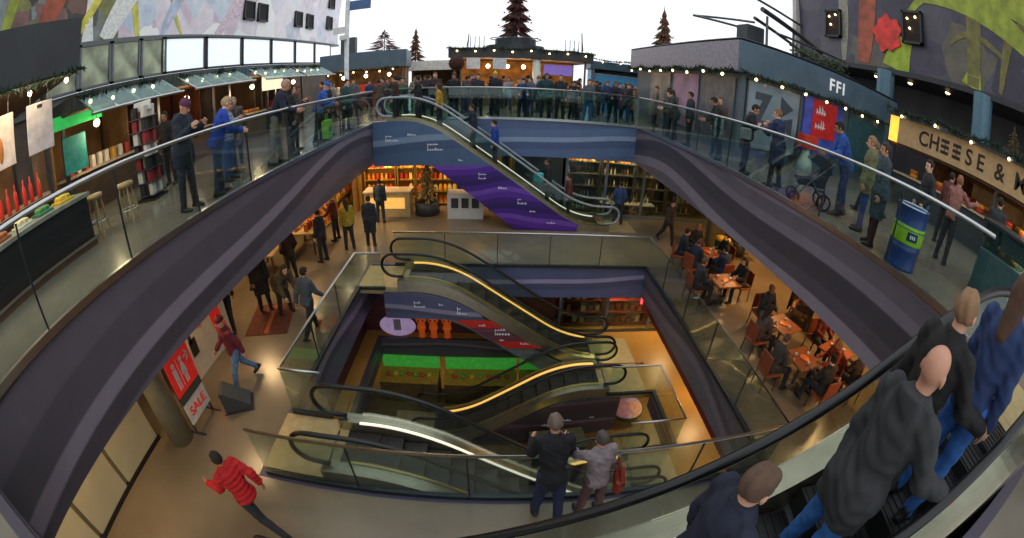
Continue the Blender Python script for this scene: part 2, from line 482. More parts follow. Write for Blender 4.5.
def person(loc, face, pose, coat, jc, tc, label, hair='short', hc='#2a211c', skin=None, shoe='#1c1b1d', size=1., near=1, group=None, bald=False):
    """near 2: full detail, 1: medium, 0: far crowd.  face: the direction (x, y) the figure looks"""
    NP[0] += 1
    rz = math.atan2(-face[0], face[1])
    r = empty('person', loc, rz, label, 'person', group); r.scale = (size,)*3
    res = {2:.013, 1:.020, 0:.030}[near]
    sk = mat('skin_'+(skin or SKIN[NP[0]%4]).lstrip('#'), skin or SKIN[NP[0]%4], .55, var=.08)
    inst(cached(('b',pose,near), lambda: body_mesh(pose, res, near > 0)), 'body', sk, r)
    inst(cached(('c',pose,coat,near), lambda: coat_mesh(pose, coat, res)), 'jacket' if coat != 'sweater' else 'sweater', cloth(jc), r)
    inst(cached(('t',pose,near), lambda: trouser_mesh(pose, res)), 'trousers', cloth(tc), r)
    for i in (0,1):
        inst(cached(('s',pose,i,near), lambda: shoe_mesh(pose, i, .012 if near == 2 else .02)), 'shoe', cloth(shoe, .5), r)
    if not bald:
        nm = {'beanie':'hat','cap':'hat','hood':'hood'}.get(hair, 'hair')
        inst(cached(('h',pose,hair,near), lambda: hair_mesh(pose, hair, .009 if near == 2 else .016)), nm, cloth(hc), r)
    if near > 0:
        ey, mo, Rh = eye_spots(pose)
        for e in ey: inst(eye_me, 'eye', mat('eye_dark', '#1b1512', .2), r, tuple(e))
        m = inst(mouth_me, 'mouth', mat('lips', '#8c4a44', .5), r, tuple(mo))
        m.rotation_euler = Matrix(Rh.tolist()).to_euler()
    return r
# ================================================================== the place
XL, XR, YF, YN = -4.41, 5.46, 16.0, -.12
Z1, Z2, Z3 = -3.9, -6.5, -8.6
# ---- camera: a 15 mm full-frame fisheye held over the rail of the upper floor
def look(v, pitch=.455, roll=-.0367, yaw=-.0478):
    x, y, z = v
    c, s = math.cos(roll), math.sin(roll); x, z = c*x+s*z, -s*x+c*z
    c, s = math.cos(pitch), math.sin(pitch); y, z = c*y+s*z, -s*y+c*z
    c, s = math.cos(yaw), math.sin(yaw); x, y = c*x-s*y, s*x+c*y
    return Vector((x, y, z))
cd = bpy.data.cameras.new('camera'); cam = bpy.data.objects.new('camera', cd); COL.objects.link(cam)
rx, ry, rz_ = look((1,0,0)), look((0,0,1)), -look((0,1,0))
cam.matrix_world = Matrix(((rx.x,ry.x,rz_.x,0),(rx.y,ry.y,rz_.y,0),(rx.z,ry.z,rz_.z,1.6),(0,0,0,1)))
cd.type = 'PANO'; cd.panorama_type = 'FISHEYE_EQUISOLID'; cd.sensor_width = 36; cd.sensor_fit = 'HORIZONTAL'
cd.fisheye_lens = 422.85/1024*36; cd.fisheye_fov = PI; cd.clip_start = .02; cd.clip_end = 400
SC.camera = cam
SC.view_settings.view_transform = 'Standard'; SC.view_settings.look = 'None'; SC.view_settings.exposure = 0; SC.view_settings.gamma = 1
SC.cycles.transparent_max_bounces = 32; SC.cycles.max_bounces = 8; SC.cycles.sample_clamp_indirect = 6
w = bpy.data.worlds.new('overcast_sky'); SC.world = w; w.use_nodes = True
w.node_tree.nodes['Background'].inputs[0].default_value = (.93,.97,1,1); w.node_tree.nodes['Background'].inputs[1].default_value = 1.2
def area(loc, size, power, col=(1,.72,.42), rot_=(0,0,0), sy=None):
    l = bpy.data.lights.new('lamp_light', 'AREA'); l.energy = power; l.color = col; l.size = size
    if sy: l.shape = 'RECTANGLE'; l.size_y = sy
    o = bpy.data.objects.new('lamp_light', l); COL.objects.link(o); o.location = loc; o.rotation_euler = rot_
    return o
def point(loc, power, col=(1,.7,.4), r=.15):
    l = bpy.data.lights.new('bulb_light', 'POINT'); l.energy = power; l.color = col; l.shadow_soft_size = r
    o = bpy.data.objects.new('bulb_light', l); COL.objects.link(o); o.location = loc
    return o
# ---- shared materials
steel = mat('steel', '#b9bcbd', .28, 1., .06); dsteel = mat('dark_steel', '#5b5f63', .4, .8, .1); rubber = mat('rubber', '#0d0d0f', .35)
black = mat('black_paint', '#17181b', .5); white = mat('white_paint', '#d8d8d4', .5, var=.05); joint_m = mat('joint', '#20262a', .4)
gl = glass_mat('clear_glass', '#eff7f5', .05); gl_teal = glass_mat('teal_glass', '#cfe9e6', .10); shopglass = glass_mat('shop_glass', '#dfe8e6', .12)
wood = mat('pale_wood', '#a98a5d', .5, var=.2); dwood = mat('dark_wood', '#4b3323', .5, var=.25); warm_glow = mat('warm_lamp', '#fff2d8', .4, emit='#ffdca0', estr=9.)
white_glow = mat('white_lamp', '#ffffff', .4, emit='#fff6e6', estr=8.); gold_strip = mat('gold_strip', '#e8c070', .35, .3, emit='#ffbe5c', estr=1.0)
white_strip = mat('white_strip', '#f4e6cc', .35, emit='#fff0d6', estr=.9)
needle = mat('fir_needles', '#1d3124', .9, var=.4, scale=20)
G = ['#4c4656','#37323f','#6f6675','#3f3947','#332e3b']
# ---------------------------------------------------------------- floors and ceilings
fl_up = mat('floor_upper_stone', '#777064', .2, var=.22, scale=.6)
f = MB(); f.bx(-26,XL-.12,-6,46,-.3,0); f.bx(XR+.12,26,-6,46,-.3,0); f.bx(XL-.12,XR+.12,YF+.12,46,-.3,0); f.bx(XL-.12,XR+.12,-6,YN-.12,-.3,0)
struct(f, 'floor', fl_up)
fl_low = mat('floor_lower_stone', '#766a58', .24, var=.18, scale=.7)
f = MB(); f.bx(-14,-3.87,-4,22,Z1-.3,Z1); f.bx(4.9,14,-4,22,Z1-.3,Z1); f.bx(-3.87,4.9,11.52,22,Z1-.3,Z1); f.bx(-3.87,4.9,-4,3.38,Z1-.3,Z1)
struct(f, 'floor_lower', fl_low)
fl_b = mat('floor_basement_stone', '#a97c3c', .35, var=.15, scale=.8)
f = MB()
for q in ((-8,-3.87,2,14),(4.76,8,2,14),(-3.87,4.76,11.3,14),(-3.87,4.76,2,3.5),(2,4.66,3.5,4.9),(3.1,4.76,4.9,6.35),(3.2,4.76,8.65,9.86),(2,4.76,9.95,11.3),(4.66,4.76,3.5,4.9)): f.bx(*q,Z2-.3,Z2)
struct(f, 'floor_basement', fl_b)
struct(MB().bx(-8,8,1,14,Z3-.2,Z3), 'floor_deepest', mat('floor_deep_stone', '#6f5a34', .4, var=.2))
cm = mat('ceiling_dark', '#4a4038', .7)
f = MB(); f.bx(-14,XL-.14,-4,22,-1.02,-.95); f.bx(XR+.14,14,-4,22,-1.02,-.95); f.bx(XL,XR,YF+.14,22,-1.02,-.95)
struct(f, 'ceiling_lower', cm)
f = MB(); f.bx(-8,-3.85,2,14,-4.75,-4.7); f.bx(4.88,8,2,14,-4.75,-4.7); f.bx(-3.75,4.78,11.52,14,-4.75,-4.7)
struct(f, 'ceiling_basement', cm)
# ---------------------------------------------------------------- fascias (slab edges clad in wave-printed panels)
wl = wave_mat('wave_left', 1, ['#66606c','#4b4650','#8a8190','#5a5560','#66606c'], [0,.18,.36,.52,.84], 1.43, -1.43, .045, .26, phase=1.2, slope=-.012)
wr = wave_mat('wave_right', 1, ['#66606c','#8a8190','#534e58','#46424c','#7a7280'], [0,.2,.42,.6,.86], 1.43, -1.43, .05, .24, phase=.4, slope=.02)
wf = wave_mat('wave_far_skylit', 0, ['#587099','#4c6089','#8fa3c2','#5d749c','#53688f'], [0,.25,.45,.58,.8], 1.43, -1.43, .08, .12, phase=2.)  # bluer print colours stand in for sky light on the far edge
wn = wave_mat('wave_near', 0, ['#4c4656','#37323f','#6f6675','#3f3947'], [0,.3,.5,.7], 1.43, -1.43, .08, .12)
struct(MB().bx(XL-.12,XL,YN,YF,-1.43,0), 'trim_left', wl)
struct(MB().bx(XR,XR+.12,YN,YF,-1.43,0), 'trim_right', wr)
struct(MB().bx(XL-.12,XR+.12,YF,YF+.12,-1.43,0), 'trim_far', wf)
struct(MB().bx(XL-.12,XR+.12,YN-.12,YN,-1.43,0), 'trim_near', wn)
w1 = wave_mat('wave_mid', 0, ['#5a628c','#4e5478','#9a94b8','#565e86'], [0,.35,.55,.68], 1.1, -5.0, .11, .10, phase=1.)
w1l = wave_mat('wave_mid_left', 1, ['#4a4a62','#3a3a50','#6f6a84','#4a4a62'], [0,.3,.5,.68], 1.1, -5.0, .1, .2)
w1r = wave_mat('wave_mid_right', 1, ['#5e5862','#6d6672','#4c4652','#5e5862'], [0,.3,.5,.68], 1.1, -5.0, .1, .2)
struct(MB().bx(-3.87,-3.75,3.5,11.4,-5.0,Z1), 'trim_lower_left', w1l)
struct(MB().bx(4.78,4.9,3.5,11.4,-4.9,Z1), 'trim_lower_right', w1r)
struct(MB().bx(-3.87,4.9,11.4,11.52,-4.95,Z1), 'trim_lower_far', w1)
struct(MB().bx(-3.87,4.9,3.38,3.5,-4.9,Z1), 'trim_lower_near', w1l)
w2 = wave_mat('wave_base', 0, ['#4b4750','#3c3942','#6d6470','#4b4750'], [0,.35,.5,.62], .75, -7.2, .13, .12)
f = MB(); f.bx(-3.87,2,11.2,11.3,-7.2,Z2); f.bx(4.66,4.76,6.35,8.65,-7.2,Z2); f.bx(-3.87,-3.75,3.5,11.2,-7.2,Z2); f.bx(2,4.66,9.86,9.95,-7.2,Z2); f.bx(3.1,3.2,8.65,9.86,-7.2,Z2-.2)
struct(f, 'trim_base', w2)
# the red rail of shopfront seen under the right-hand slab edge
struct(MB().bx(4.9,5.0,3.5,11.4,-5.25,-4.9), 'trim_red', mat('red_band', '#5f1a1c', .5))
# ---------------------------------------------------------------- arch walls with the printed mural
def mural(name, cols, scale, dist, seed=0.):
    m = bpy.data.materials.new(name); m.use_nodes = True; nt = m.node_tree; N = nt.nodes.new; L = nt.links.new; b = nt.nodes['Principled BSDF']
    tc = N('ShaderNodeTexCoord'); mp = N('ShaderNodeMapping'); mp.inputs['Location'].default_value = (seed,seed,seed); L(tc.outputs['Object'], mp.inputs[0])
    nz = N('ShaderNodeTexNoise'); nz.inputs['Scale'].default_value = scale*1.2; L(mp.outputs[0], nz.inputs['Vector'])
    ad = N('ShaderNodeMixRGB'); ad.blend_type = 'ADD'; ad.inputs[0].default_value = dist; L(mp.outputs[0], ad.inputs[1]); L(nz.outputs['Color'], ad.inputs[2])
    vo = N('ShaderNodeTexVoronoi'); vo.inputs['Scale'].default_value = scale; L(ad.outputs[0], vo.inputs['Vector'])
    sp = N('ShaderNodeSeparateColor'); L(vo.outputs['Color'], sp.inputs[0])
    r = N('ShaderNodeValToRGB'); r.color_ramp.interpolation = 'CONSTANT'; fill_ramp(r, [(i/len(cols), c) for i, c in enumerate(cols)])
    L(sp.outputs[0], r.inputs[0])
    n2 = N('ShaderNodeTexNoise'); n2.inputs['Scale'].default_value = scale*3; n2.inputs['Detail'].default_value = 4; L(mp.outputs[0], n2.inputs['Vector'])
    mx = N('ShaderNodeMixRGB'); mx.blend_type = 'OVERLAY'; mx.inputs[0].default_value = .6; L(r.outputs[0], mx.inputs[1]); L(n2.outputs['Fac'], mx.inputs[2])
    L(mx.outputs[0], b.inputs['Base Color']); b.inputs['Roughness'].default_value = .4
    return m
def arch_wall(name, side, X, y0, y1, z0, m, zt=15):
    # the vault springs from a vertical foot and leans inward
    top = [(X+side*.0, z0)]; prof = [(z0+(zt-z0)*i/8) for i in range(9)]
    inner = [(side*(X-.012*(z-z0)**2), z) for z in prof]; outer = [(x+side*.4, z) for x, z in reversed(inner)]
    return struct(MB().prism(inner+outer, 1, y0, y1), name, m, smooth=False)
arch_wall('wall_left', -1, 18, 14, 46, 6.2, mural('mural_haze_pale', ['#d8d6e4','#c6cad9','#e6dfe6','#cfc0cc','#dfe4ea','#c0cddd','#eeeeee','#d9d2dc'], .5, 1.4, 3))  # far mural colours whitened to stand in for haze
arch_wall('wall_left_near', -1, 18, -6, 14, 6.2, mural('mural_olive', ['#6d7068','#4a4c40','#74743c','#6a4a40','#555c68','#8a908a','#33362c','#5f6446','#6f504a','#787f80'], .8, 1.6, 8))
arch_wall('wall_right', 1, 18, -6, 21.4, 5.6, mural('mural_dark', ['#3a3646','#332f3e','#4a4650','#413c4e','#5a5448','#3d3949','#4c4858','#363240'], .45, 1.5, 5))
def stem(n, side, pts, w_, m):
    """a printed stalk or leaf of the mural: a ribbon of panels lying on the vault wall"""
    P = [Vector((0,y,z)) for y, z in pts]; vs = []; fs = []
    for i, p in enumerate(P):
        t = (P[min(i+1,len(P)-1)]-P[max(i-1,0)]).normalized(); nn = Vector((0,-t.z,t.y))
        for sgn in (-1,1):
            q = p+nn*sgn*w_[i]/2
            X = 18-.012*max(0, q.z-(6.2 if side < 0 else 5.6))**2
            for d in (.03,.0): vs.append((side*(X-d), q.y, q.z))
    for i in range(len(P)-1):
        a = 4*i; fs += [(a,a+2,a+6,a+4),(a,a+4,a+5,a+1),(a+2,a+3,a+7,a+6)]
    return struct(MB().add(vs, fs), 'trim_stem_%d' % n, m)
def arc(y0, z0, y1, z1, bow, n=14): return [(y0+(y1-y0)*i/n+bow*math.sin(PI*i/n)*.4, z0+(z1-z0)*i/n+bow*math.sin(PI*i/n)) for i in range(n+1)]
taper = lambda a, b, c: [a+(b-a)*math.sin(PI*i/14) if c else a+(b-a)*i/14 for i in range(15)]
lg = mat('mural_lime','#8a9630',.5,var=.3,scale=2); og = mat('mural_olive_stalk','#6a6430',.5,var=.35,scale=2); yg = mat('mural_yellow','#c9c046',.5,var=.3,scale=2); lm = mat('mural_bright_lime','#98ab28',.5,var=.25,scale=2); rd = mat('mural_rust','#9a4a30',.5,var=.4,scale=1.5); bl = mat('mural_blue','#b4c0d6',.5,var=.3,scale=1.5); wh = mat('mural_white','#d9dcd8',.5,var=.2)
stem(1, 1, arc(12.6,8.2,6.2,8.6,1.4), taper(.25,.5,1), lg); stem(2, 1, arc(11.2,9.5,3.6,7.2,1.0), taper(.5,1.3,1), lg); stem(3, 1, arc(8.2,5.7,7.4,11.5,.4), taper(.7,1.1,0), og); stem(4, 1, arc(6.6,5.8,4.6,9.0,.8), taper(.2,.5,1), og)
stem(5, 1, arc(13.2,5.7,12.6,7.3,.1), taper(1.9,1.2,0), lm); stem(6, 1, arc(8.3,5.7,7.9,7.2,.0), taper(1.2,.1,0), lm); stem(19, 1, arc(10.5,10.6,2.2,8.6,1.0), taper(1.0,2.4,1), lg); stem(20, 1, arc(9.6,7.4,6.2,7.2,.7), taper(.15,.3,1), og); stem(7, 1, arc(15.6,5.8,14.6,11,.3), taper(.9,1.3,1), rd); stem(8, 1, arc(17.2,5.8,17.0,11,.2), taper(.3,.8,1), mat('mural_stone','#8a8678',.5,var=.3)); stem(9, 1, arc(4.2,5.7,1.0,8.4,.5), taper(.4,.9,1), lg)
stem(10, -1, arc(13.0,6.3,16.5,11,.5), taper(.9,1.4,1), wh); stem(11, -1, arc(8.5,6.3,10.5,11,.6), taper(.7,1.3,1), rd); stem(12, -1, arc(10.8,6.3,13.8,11,-.5), taper(.2,.5,1), yg); stem(13, -1, arc(15.5,6.3,14.0,10,.4), taper(.3,.5,1), yg); stem(14, -1, arc(17.5,6.3,20.5,11,.4), taper(.4,.9,1), bl); stem(15, -1, arc(23,6.3,31,11,.8), taper(.5,1.3,1), mat('mural_mauve','#d0bccb',.5,var=.3)); stem(16, -1, arc(6.2,6.3,7.0,10,.3), taper(.3,.6,1), lg); stem(17, -1, arc(11.8,6.3,11.4,10,.3), taper(.8,.4,1), wh); stem(18, -1, arc(19.4,6.3,17.6,10.5,-.3), taper(.15,.3,1), yg)
def window_box(n, side, X, y, z, w_, h_, m, fm=black):
    r = empty('window_%d' % n, (side*X, y, z)); r['kind'] = 'structure'
    fr = MB(); t = .12
    fr.bx(-.1,.1,-w_/2,w_/2,h_/2-t,h_/2); fr.bx(-.1,.1,-w_/2,w_/2,-h_/2,-h_/2+t); fr.bx(-.1,.1,-w_/2,-w_/2+t,-h_/2,h_/2); fr.bx(-.1,.1,w_/2-t,w_/2,-h_/2,h_/2)
    fr.build('window_frame', fm, r); MB().bx(-.04,.04,-w_/2+t,w_/2-t,-h_/2+t,h_/2-t).build('window_pane', m, r)
pane_b = mat('pane_bright', '#dfe9f4', .15, var=.1, emit='#eaf4ff', estr=.55); pane_d = mat('pane_dark', '#1c1a1e', .6, spec=.15); pane_g = mat('pane_green', '#8f977c', .10, var=.7, scale=.9); pane_p = mat('pane_picture', '#a06a74', .2, var=.7, scale=.8)
nw = 1
for y, z in ((27,8.3),(29,8.3),(35.5,8.3),(38,8.3),(27,11.6),(29,11.6),(43,8.6),(43,11)): window_box(nw, -1, 17.9-.012*(z-6.2)**2, y, z, 1.5, 1.5, pane_d); nw += 1
for y, z in ((11.9,7.9),(18.0,7.9)):
    window_box(nw, 1, 17.85-.012*(z-5.6)**2, y, z, 1.35, 1.7, mat('pane_lit', '#2a2018', .6, spec=.15)); nw += 1
    for q, (dy, dz) in enumerate(((.25,.4),(-.3,.5),(.1,-.1))):
        o = MB().ball((17.72-.012*(z-5.6)**2,y+dy,z+dz), .06, 8, 6).build('window_lamp', warm_glow, None, True); tag(o, ['upper','middle','lower'][q]+' warm lamp glowing in the '+('second' if y < 15 else 'first')+' dark window of the painted right wall', 'lamp')
# red poppy-like splash of the right mural: a printed panel fixed to the wall
t = MB().prism([(13.75+(.98+.08*math.sin(5*a+1)+.09*math.sin(9*a))*math.cos(a), 7.5+(.95+.08*math.sin(5*a+1)+.09*math.sin(9*a))*math.sin(a)) for a in np.arange(0,2*PI,.15)], 0, 17.86, 17.93)
struct(t, 'trim_1', mat('poppy_red', '#d42c1c', .5, var=.35, scale=2))
# storefront band of the left wall
for i in range(12):
    y = 5.5+i*2.2 if i < 6 else 19.2+(i-6)*4.3
    window_box(nw, -1, 17.6, y, 5.05, 2.1 if i < 6 else 4.1, 2.1, pane_g if i < 6 else pane_b, dsteel if i < 6 else black); nw += 1
struct(MB().bx(-18.6,-17.8,-6,46,3.6,4.0).bx(-18.6,-17.8,-6,46,6.1,6.3), 'trim_left_band', mat('band_grey', '#5c5f60', .5))
struct(MB().bx(-18.4,-18,-6,46,0,3.6), 'wall_left_ground', mat('shop_dark', '#4a3c30', .7, var=.4, scale=.6))
# right ground floor: recessed dark shopfronts, soffit with spots, columns
struct(MB().bx(20.2,20.5,-6,21.4,0,5.4), 'wall_right_ground', mat('recess_dark', '#3a3a40', .6, var=.35, scale=.5))
struct(MB().bx(17.4,20.5,-6,21.4,5.3,5.55), 'trim_soffit', mat('soffit', '#2c2b30', .6))
for i, y in enumerate((2.5,5,7.5,10,12.5,15)):
    r = empty('spotlight', (18.5,y,5.3), 0, ['','','','','',''][i] or 'small recessed spotlight in the dark soffit under the painted right wall', 'light', 'spotlights in the right soffit')
    MB().ball((0,0,-.06), (.13,.13,.06), 12, 6).build('lens', warm_glow, r, True); MB().lathe([(.12,-.05),(.17,-.04),(.17,0),(.12,0)], n=12).build('ring', dsteel, r)
for i, y in enumerate((7.4,13.5,-.5)):
    struct(MB().lathe([(.5,0),(.5,5.4)], (17.5,y,0), 16), 'column_%d' % (i+1), mat('column_teal', '#4d6f80', .4, var=.1))
# far end of the right arch
struct(MB().bx(17.6,26,21.4,21.8,0,16), 'wall_right_end', mat('arch_end', '#b7b2ac', .6, var=.2, scale=.4))
# ---------------------------------------------------------------- glass railings
def railing(pts, z, label, h=1.2, group=None, seg=1.7, gm=gl, name='glass_railing', top=.028, joints=True, chan=None):
    p = [Vector((x,y,0)) for x, y in pts]
    r = empty(name, (p[0].x,p[0].y,z), 0, label, 'railing', group)
    q = [(v-p[0]) for v in p]
    MB().tube([(v.x,v.y,h) for v in q], top, 10).build('handrail', steel, r, True)
    sh = MB()
    for a, b in zip(q, q[1:]):
        d = b-a; L = d.length; an = math.atan2(d.y,d.x); c = (a+b)/2
        sh.box((c.x,c.y,.045), (L,.07,.09), an)
        n = max(1, round(L/seg))
        for i in range(n):
            s = a+d*((i+.5)/n)
            MB().box((s.x,s.y,.09+(h-.12)/2), (L/n-.02,.014,h-.12), an).build('glass_panel', gm, r)
            if joints and i:
                s = a+d*(i/n); MB().box((s.x,s.y,.09+(h-.13)/2), (.022,.022,h-.13), an).build('joint', joint_m, r)
    sh.build('base_channel', chan or steel, r)
    return r
railing([(XL+.03,YN+.1),(XL+.03,14.55)], 0, 'long glass railing with steel handrail along the left edge of the upper floor', 1.23)
railing([(XR-.03,1.75),(XR-.03,YF-.1)], 0, 'long glass railing with steel handrail along the right edge of the upper floor', 1.23)
railing([(XL+.1,YF-.03),(XR-.1,YF-.03)], 0, 'glass railing along the far edge of the upper floor in front of the crowd', 1.23, gm=gl_teal)
railing([(-2.95,9.82),(-3.72,9.82),(-3.72,4.98),(-2.9,4.98)], Z1, 'glass railing on the left side of the lower opening, with short returns at both escalators', 1.08, chan=joint_m)
railing([(-3.0,11.36),(4.74,11.36),(4.74,3.48),(-3.72,3.48)], Z1, 'glass railing around the far, right and near sides of the lower opening', 1.08, chan=joint_m)
railing([(3.2,8.50),(4.63,8.50),(4.63,6.38),(3.2,6.38)], Z2, 'low U-shaped glass railing round the basement opening beside the escalator heads', 1.05, chan=joint_m)
# ---------------------------------------------------------------- escalators
step_m = mat('step_metal', '#3a3a3d', .45, .6, .2); deck_m = mat('deck_steel', '#a8a08c', .3, .9, .08); truss_m = mat('truss_cladding', '#6d7478', .45, .3, .1)
plate_m = mat('landing_plate', '#b3a176', .45, .3, .12); dim_gold = mat('dim_gold', '#c9a860', .3, .8, .1)
marks_m = mat('white_print', '#e6e4ee', .6, var=.02)
def scribble(rows, seed, wd=.75, h=.075):
    """a small block of printed white lettering too small to read"""
    rr = random.Random(seed); m = MB()
    for k in range(rows):
        x = 0; n = rr.randint(4,9) if k else rr.randint(2,4)
        for i in range(n):
            w_ = rr.uniform(.03,.06); hh = h*rr.choice((.6,.6,1.0)); m.box((x+w_/2, 0, -k*h*1.7+hh/2), (w_*.7,.004,hh*.5)); m.box((x+w_*.2, 0, -k*h*1.7+hh/2), (.014,.004,hh)); x += w_+.018
        m.box((x/2, 0, -k*h*1.7+h*.25), (x, .003, h*.14))
    if rows > 1: m.box((.012, 0, -(rows-1)*h*.85+h*.2), (.012, .003, (rows-1)*h*1.7))
    return m
def escalator(label, loc, rz, drop, Lt, Lb, wd=1.1, panels=(), view=-1, glow=gold_strip, marks=(), dashes=False, glassm=gl, hrm=None):
    r = empty('escalator', loc, rz, label, 'escalator')
    b = .85; R = drop/.7
    S = lambda t: 0. if t < -b else ((t+b)**2/(4*b) if t < b else t)
    zc = lambda u: -.7*(S(u)-S(u-R))
    us = list(np.arange(-Lt, R+Lb+.001, .14)); us[-1] = R+Lb
    line = lambda off, a=-9, c=9: [(u, zc(u)+off) for u in us if a <= u <= c]
    for s in (-1,1):
        y = s*wd/2
        # closed handrail loop with round newels
        rad = .33
        pts = [(u, y, zc(u)+.96) for u in us if -Lt+rad <= u <= R+Lb-rad]
        e = R+Lb-rad; zb = zc(e)+.96-rad
        pts += [(e+rad*math.sin(a), y, zb+rad*math.cos(a)) for a in np.arange(.15, PI, .25)]
        pts += [(e-.25, y, zb-rad-.02)]
        t0 = -Lt+rad; zt = zc(t0)+.96-rad
        head = [(t0+.25, y, zt-rad-.02)]+[(t0-rad*math.sin(a), y, zt+rad*math.cos(a)) for a in np.arange(PI-.15, 0, -.25)]
        MB().tube(head+pts, .042, 8).build('handrail', hrm or rubber, r, True)
        gu = [-Lt+.06+.9*i for i in range(1)]
        top = []; bot = []
        for u in us:
            d = min(u+Lt, R+Lb-u); q = rad-.05
            dz = q if d > rad else math.sqrt(max(0, q*q-(rad-d)**2)) if d > .05 else 0
            top.append((u, zc(u)+.63+dz)); bot.append((u, max(zc(u)+.2, zc(u)+.63-dz) if d < rad else zc(u)+.2))
        MB().ribbon(top, bot, 1, y-.007, y+.007).build('glass_panel', glassm, r)
        a, c = (y-.10, y+.13) if s > 0 else (y-.13, y+.10)
        dk = MB().ribbon(line(.22,-Lt+.35,R+Lb-.35), line(-.12,-Lt+.35,R+Lb-.35), 1, a, c).build('deck', deck_m, r)
        inn = a if s > 0 else c
        wi = .045 if glow is gold_strip else .012
        a_, c_ = (inn-.03, inn+wi) if s > 0 else (inn-wi, inn+.03)
        if dashes:
            for q in np.arange(-Lt+.9, R+Lb-.9, 1.15):
                MB().ribbon(line(.246,q,q+.62), line(.222,q,q+.62), 1, a_+.02, c_-.02).build('light_strip', glow if s == -view else deck_m, dk)
        else: MB().ribbon(line(.250,-Lt+.7,R+Lb-.7), line(.218,-Lt+.7,R+Lb-.7), 1, a_, c_).build('light_strip', glow if s == -view else dim_gold, dk)
    MB().ribbon(line(-.22), line(-.85 if drop < 3 else -.95), 1, -wd/2-.11, wd/2+.11).build('truss', truss_m, r)
    st = MB().box((0,0,-.1), (.39,wd-.24,.2))
    for k in range(5): st.box((-.15+.075*k, 0, .004), (.03,wd-.28,.008))
    st.box((-.185,0,.006), (.03,wd-.26,.012))
    sm = st.mesh('step')
    n = 0
    for u in np.arange(-Lt+.6, R+Lb-.5, .4):
        inst(sm, 'step', step_m, r, (float(u), 0, zc(u)))
    MB().bx(-Lt-.75,-Lt+.6,-wd/2-.12,wd/2+.12,-.2,.012).build('landing_plate', plate_m, r)
    MB().bx(R+Lb-.6,R+Lb+.75,-wd/2-.12,wd/2+.12,-drop-.15,-drop+.012).build('landing_plate', plate_m, r)
    for poly, m in panels:
        yy = view*(wd/2+.14)
        P = MB().prism([(x-0, z) for x, z in poly], 1, yy, yy+view*.04).build('side_panel', m, r)
    for k, (u, z, rows, sc) in enumerate(marks):
        yy = view*(wd/2+.186)
        o = scribble(rows, k+int(abs(loc[0]*10))).build('lettering', marks_m, P); o.location = (u, yy, z); o.scale = (sc,1,sc)
        if view > 0: o.rotation_euler.z = PI
    r['zf'] = 1
    del r['zf']
    return r, zc, R
purple = wave_mat('wave_purple', 0, ['#3b1a78','#55289a','#6f45b4','#45208a','#2f1566'], [0,.2,.42,.6,.8], 1.0, -4, .22, .12, phase=.6)
bluep = wave_mat('wave_blue_panel', 0, ['#4a6488','#41587c','#7d94b2','#4f6a90'], [0,.4,.6,.74], 1.6, -1.5, .09, .14, phase=2.4)
redp = wave_mat('wave_red_panel', 0, ['#c02a22','#6a3442','#5a2c3e','#74404e','#5e3040','#c4261e'], [0,.22,.42,.55,.62,.68], 1.0, -5.85, .1, .05)
greyp = wave_mat('wave_grey_panel', 0, ['#545878','#4a4d6a','#8b87a4','#52567a'], [0,.4,.55,.7], .9, -4.85, .12, .12)
dark_red = wave_mat('wave_maroon_panel', 0, ['#3a3038','#4a3440','#60505a','#3a3038'], [0,.35,.55,.7], .8, -8, .12, .12)
def under(loc, drop, u0, u1, off=-.13):
    b = .85; R = drop/.7
    S = lambda t: 0. if t < -b else ((t+b)**2/(4*b) if t < b else t)
    return [(u, -.7*(S(u)-S(u-R))+off) for u in np.linspace(u0, u1, 22)]
# far escalator, upper floor to lower floor
D0 = (-2.5, 15.2, 0)
ub = under(D0, 3.9, -1.88, 2.3, .12)
blue_poly = [q for q in ub if q[1] > -1.5]+[(2.33,-1.5),(-1.88,-1.5)]
pur = [q for q in under(D0, 3.9, 1.9, 5.6, .12) if q[1] < -1.5]
pur_poly = [(.25,-1.505),(2.33,-1.505)]+pur+[(5.5,-3.88),(3.26,-3.88)]
escD, zD, RD = escalator('far escalator with blue and purple side panels rising from the lower to the upper floor', D0, 0, 3.9, 1.75, 1.6, panels=[(blue_poly, bluep),(pur_poly, purple)], hrm=mat('pale_handrail','#8f9aa2',.35),
   glow=white_strip, marks=[(-1.4,-.45,2,1.3),(-.6,-.42,1,1.2),(.1,-.78,2,1.5),(1.2,-1.35,1,1.1),(1.9,-1.85,2,1.2),(2.6,-2.35,1,1.3),(3.3,-2.75,2,1.2),(3.75,-3.2,1,1.7),(4.4,-3.62,1,1.2)])
A0 = (-1.3, 10.62, Z1)
ua = under(A0, 2.6, -1.75, 4.0)
g_poly = [q for q in ua if q[1] > -.93]+[(1.05,-.95),(-1.75,-.95)]
r_poly = [(.25,-.955),(1.05,-.955)]+[q for q in ua if -1.92 < q[1] < -.96]+[(2.7,-1.92),(1.72,-1.92)]
escalator('escalator at the back of the lower opening, its side panel grey above and red below', A0, 0, 2.6, 1.75, 1.3, panels=[(g_poly, greyp),(r_poly, redp)],
   marks=[(-.9,-.45,2,1.),(-.2,-.5,1,1.),(.3,-.62,2,1.2),(.9,-1.15,1,1.1),(1.35,-1.3,2,1.2),(1.5,-1.65,1,1.1),(2.1,-1.78,1,1.2)])
escalator('near left escalator with black handrails descending from the lower floor behind the couple', (-1.3,4.27,Z1), 0, 2.6, 1.8, 1.3, glow=white_strip)
ubp = under((0,0), 2.1, -1.7, 3.2)
b_poly = ubp[:]+[(3.2,-2.0),(2.2,-2.05),(-1.7,-1.5)]
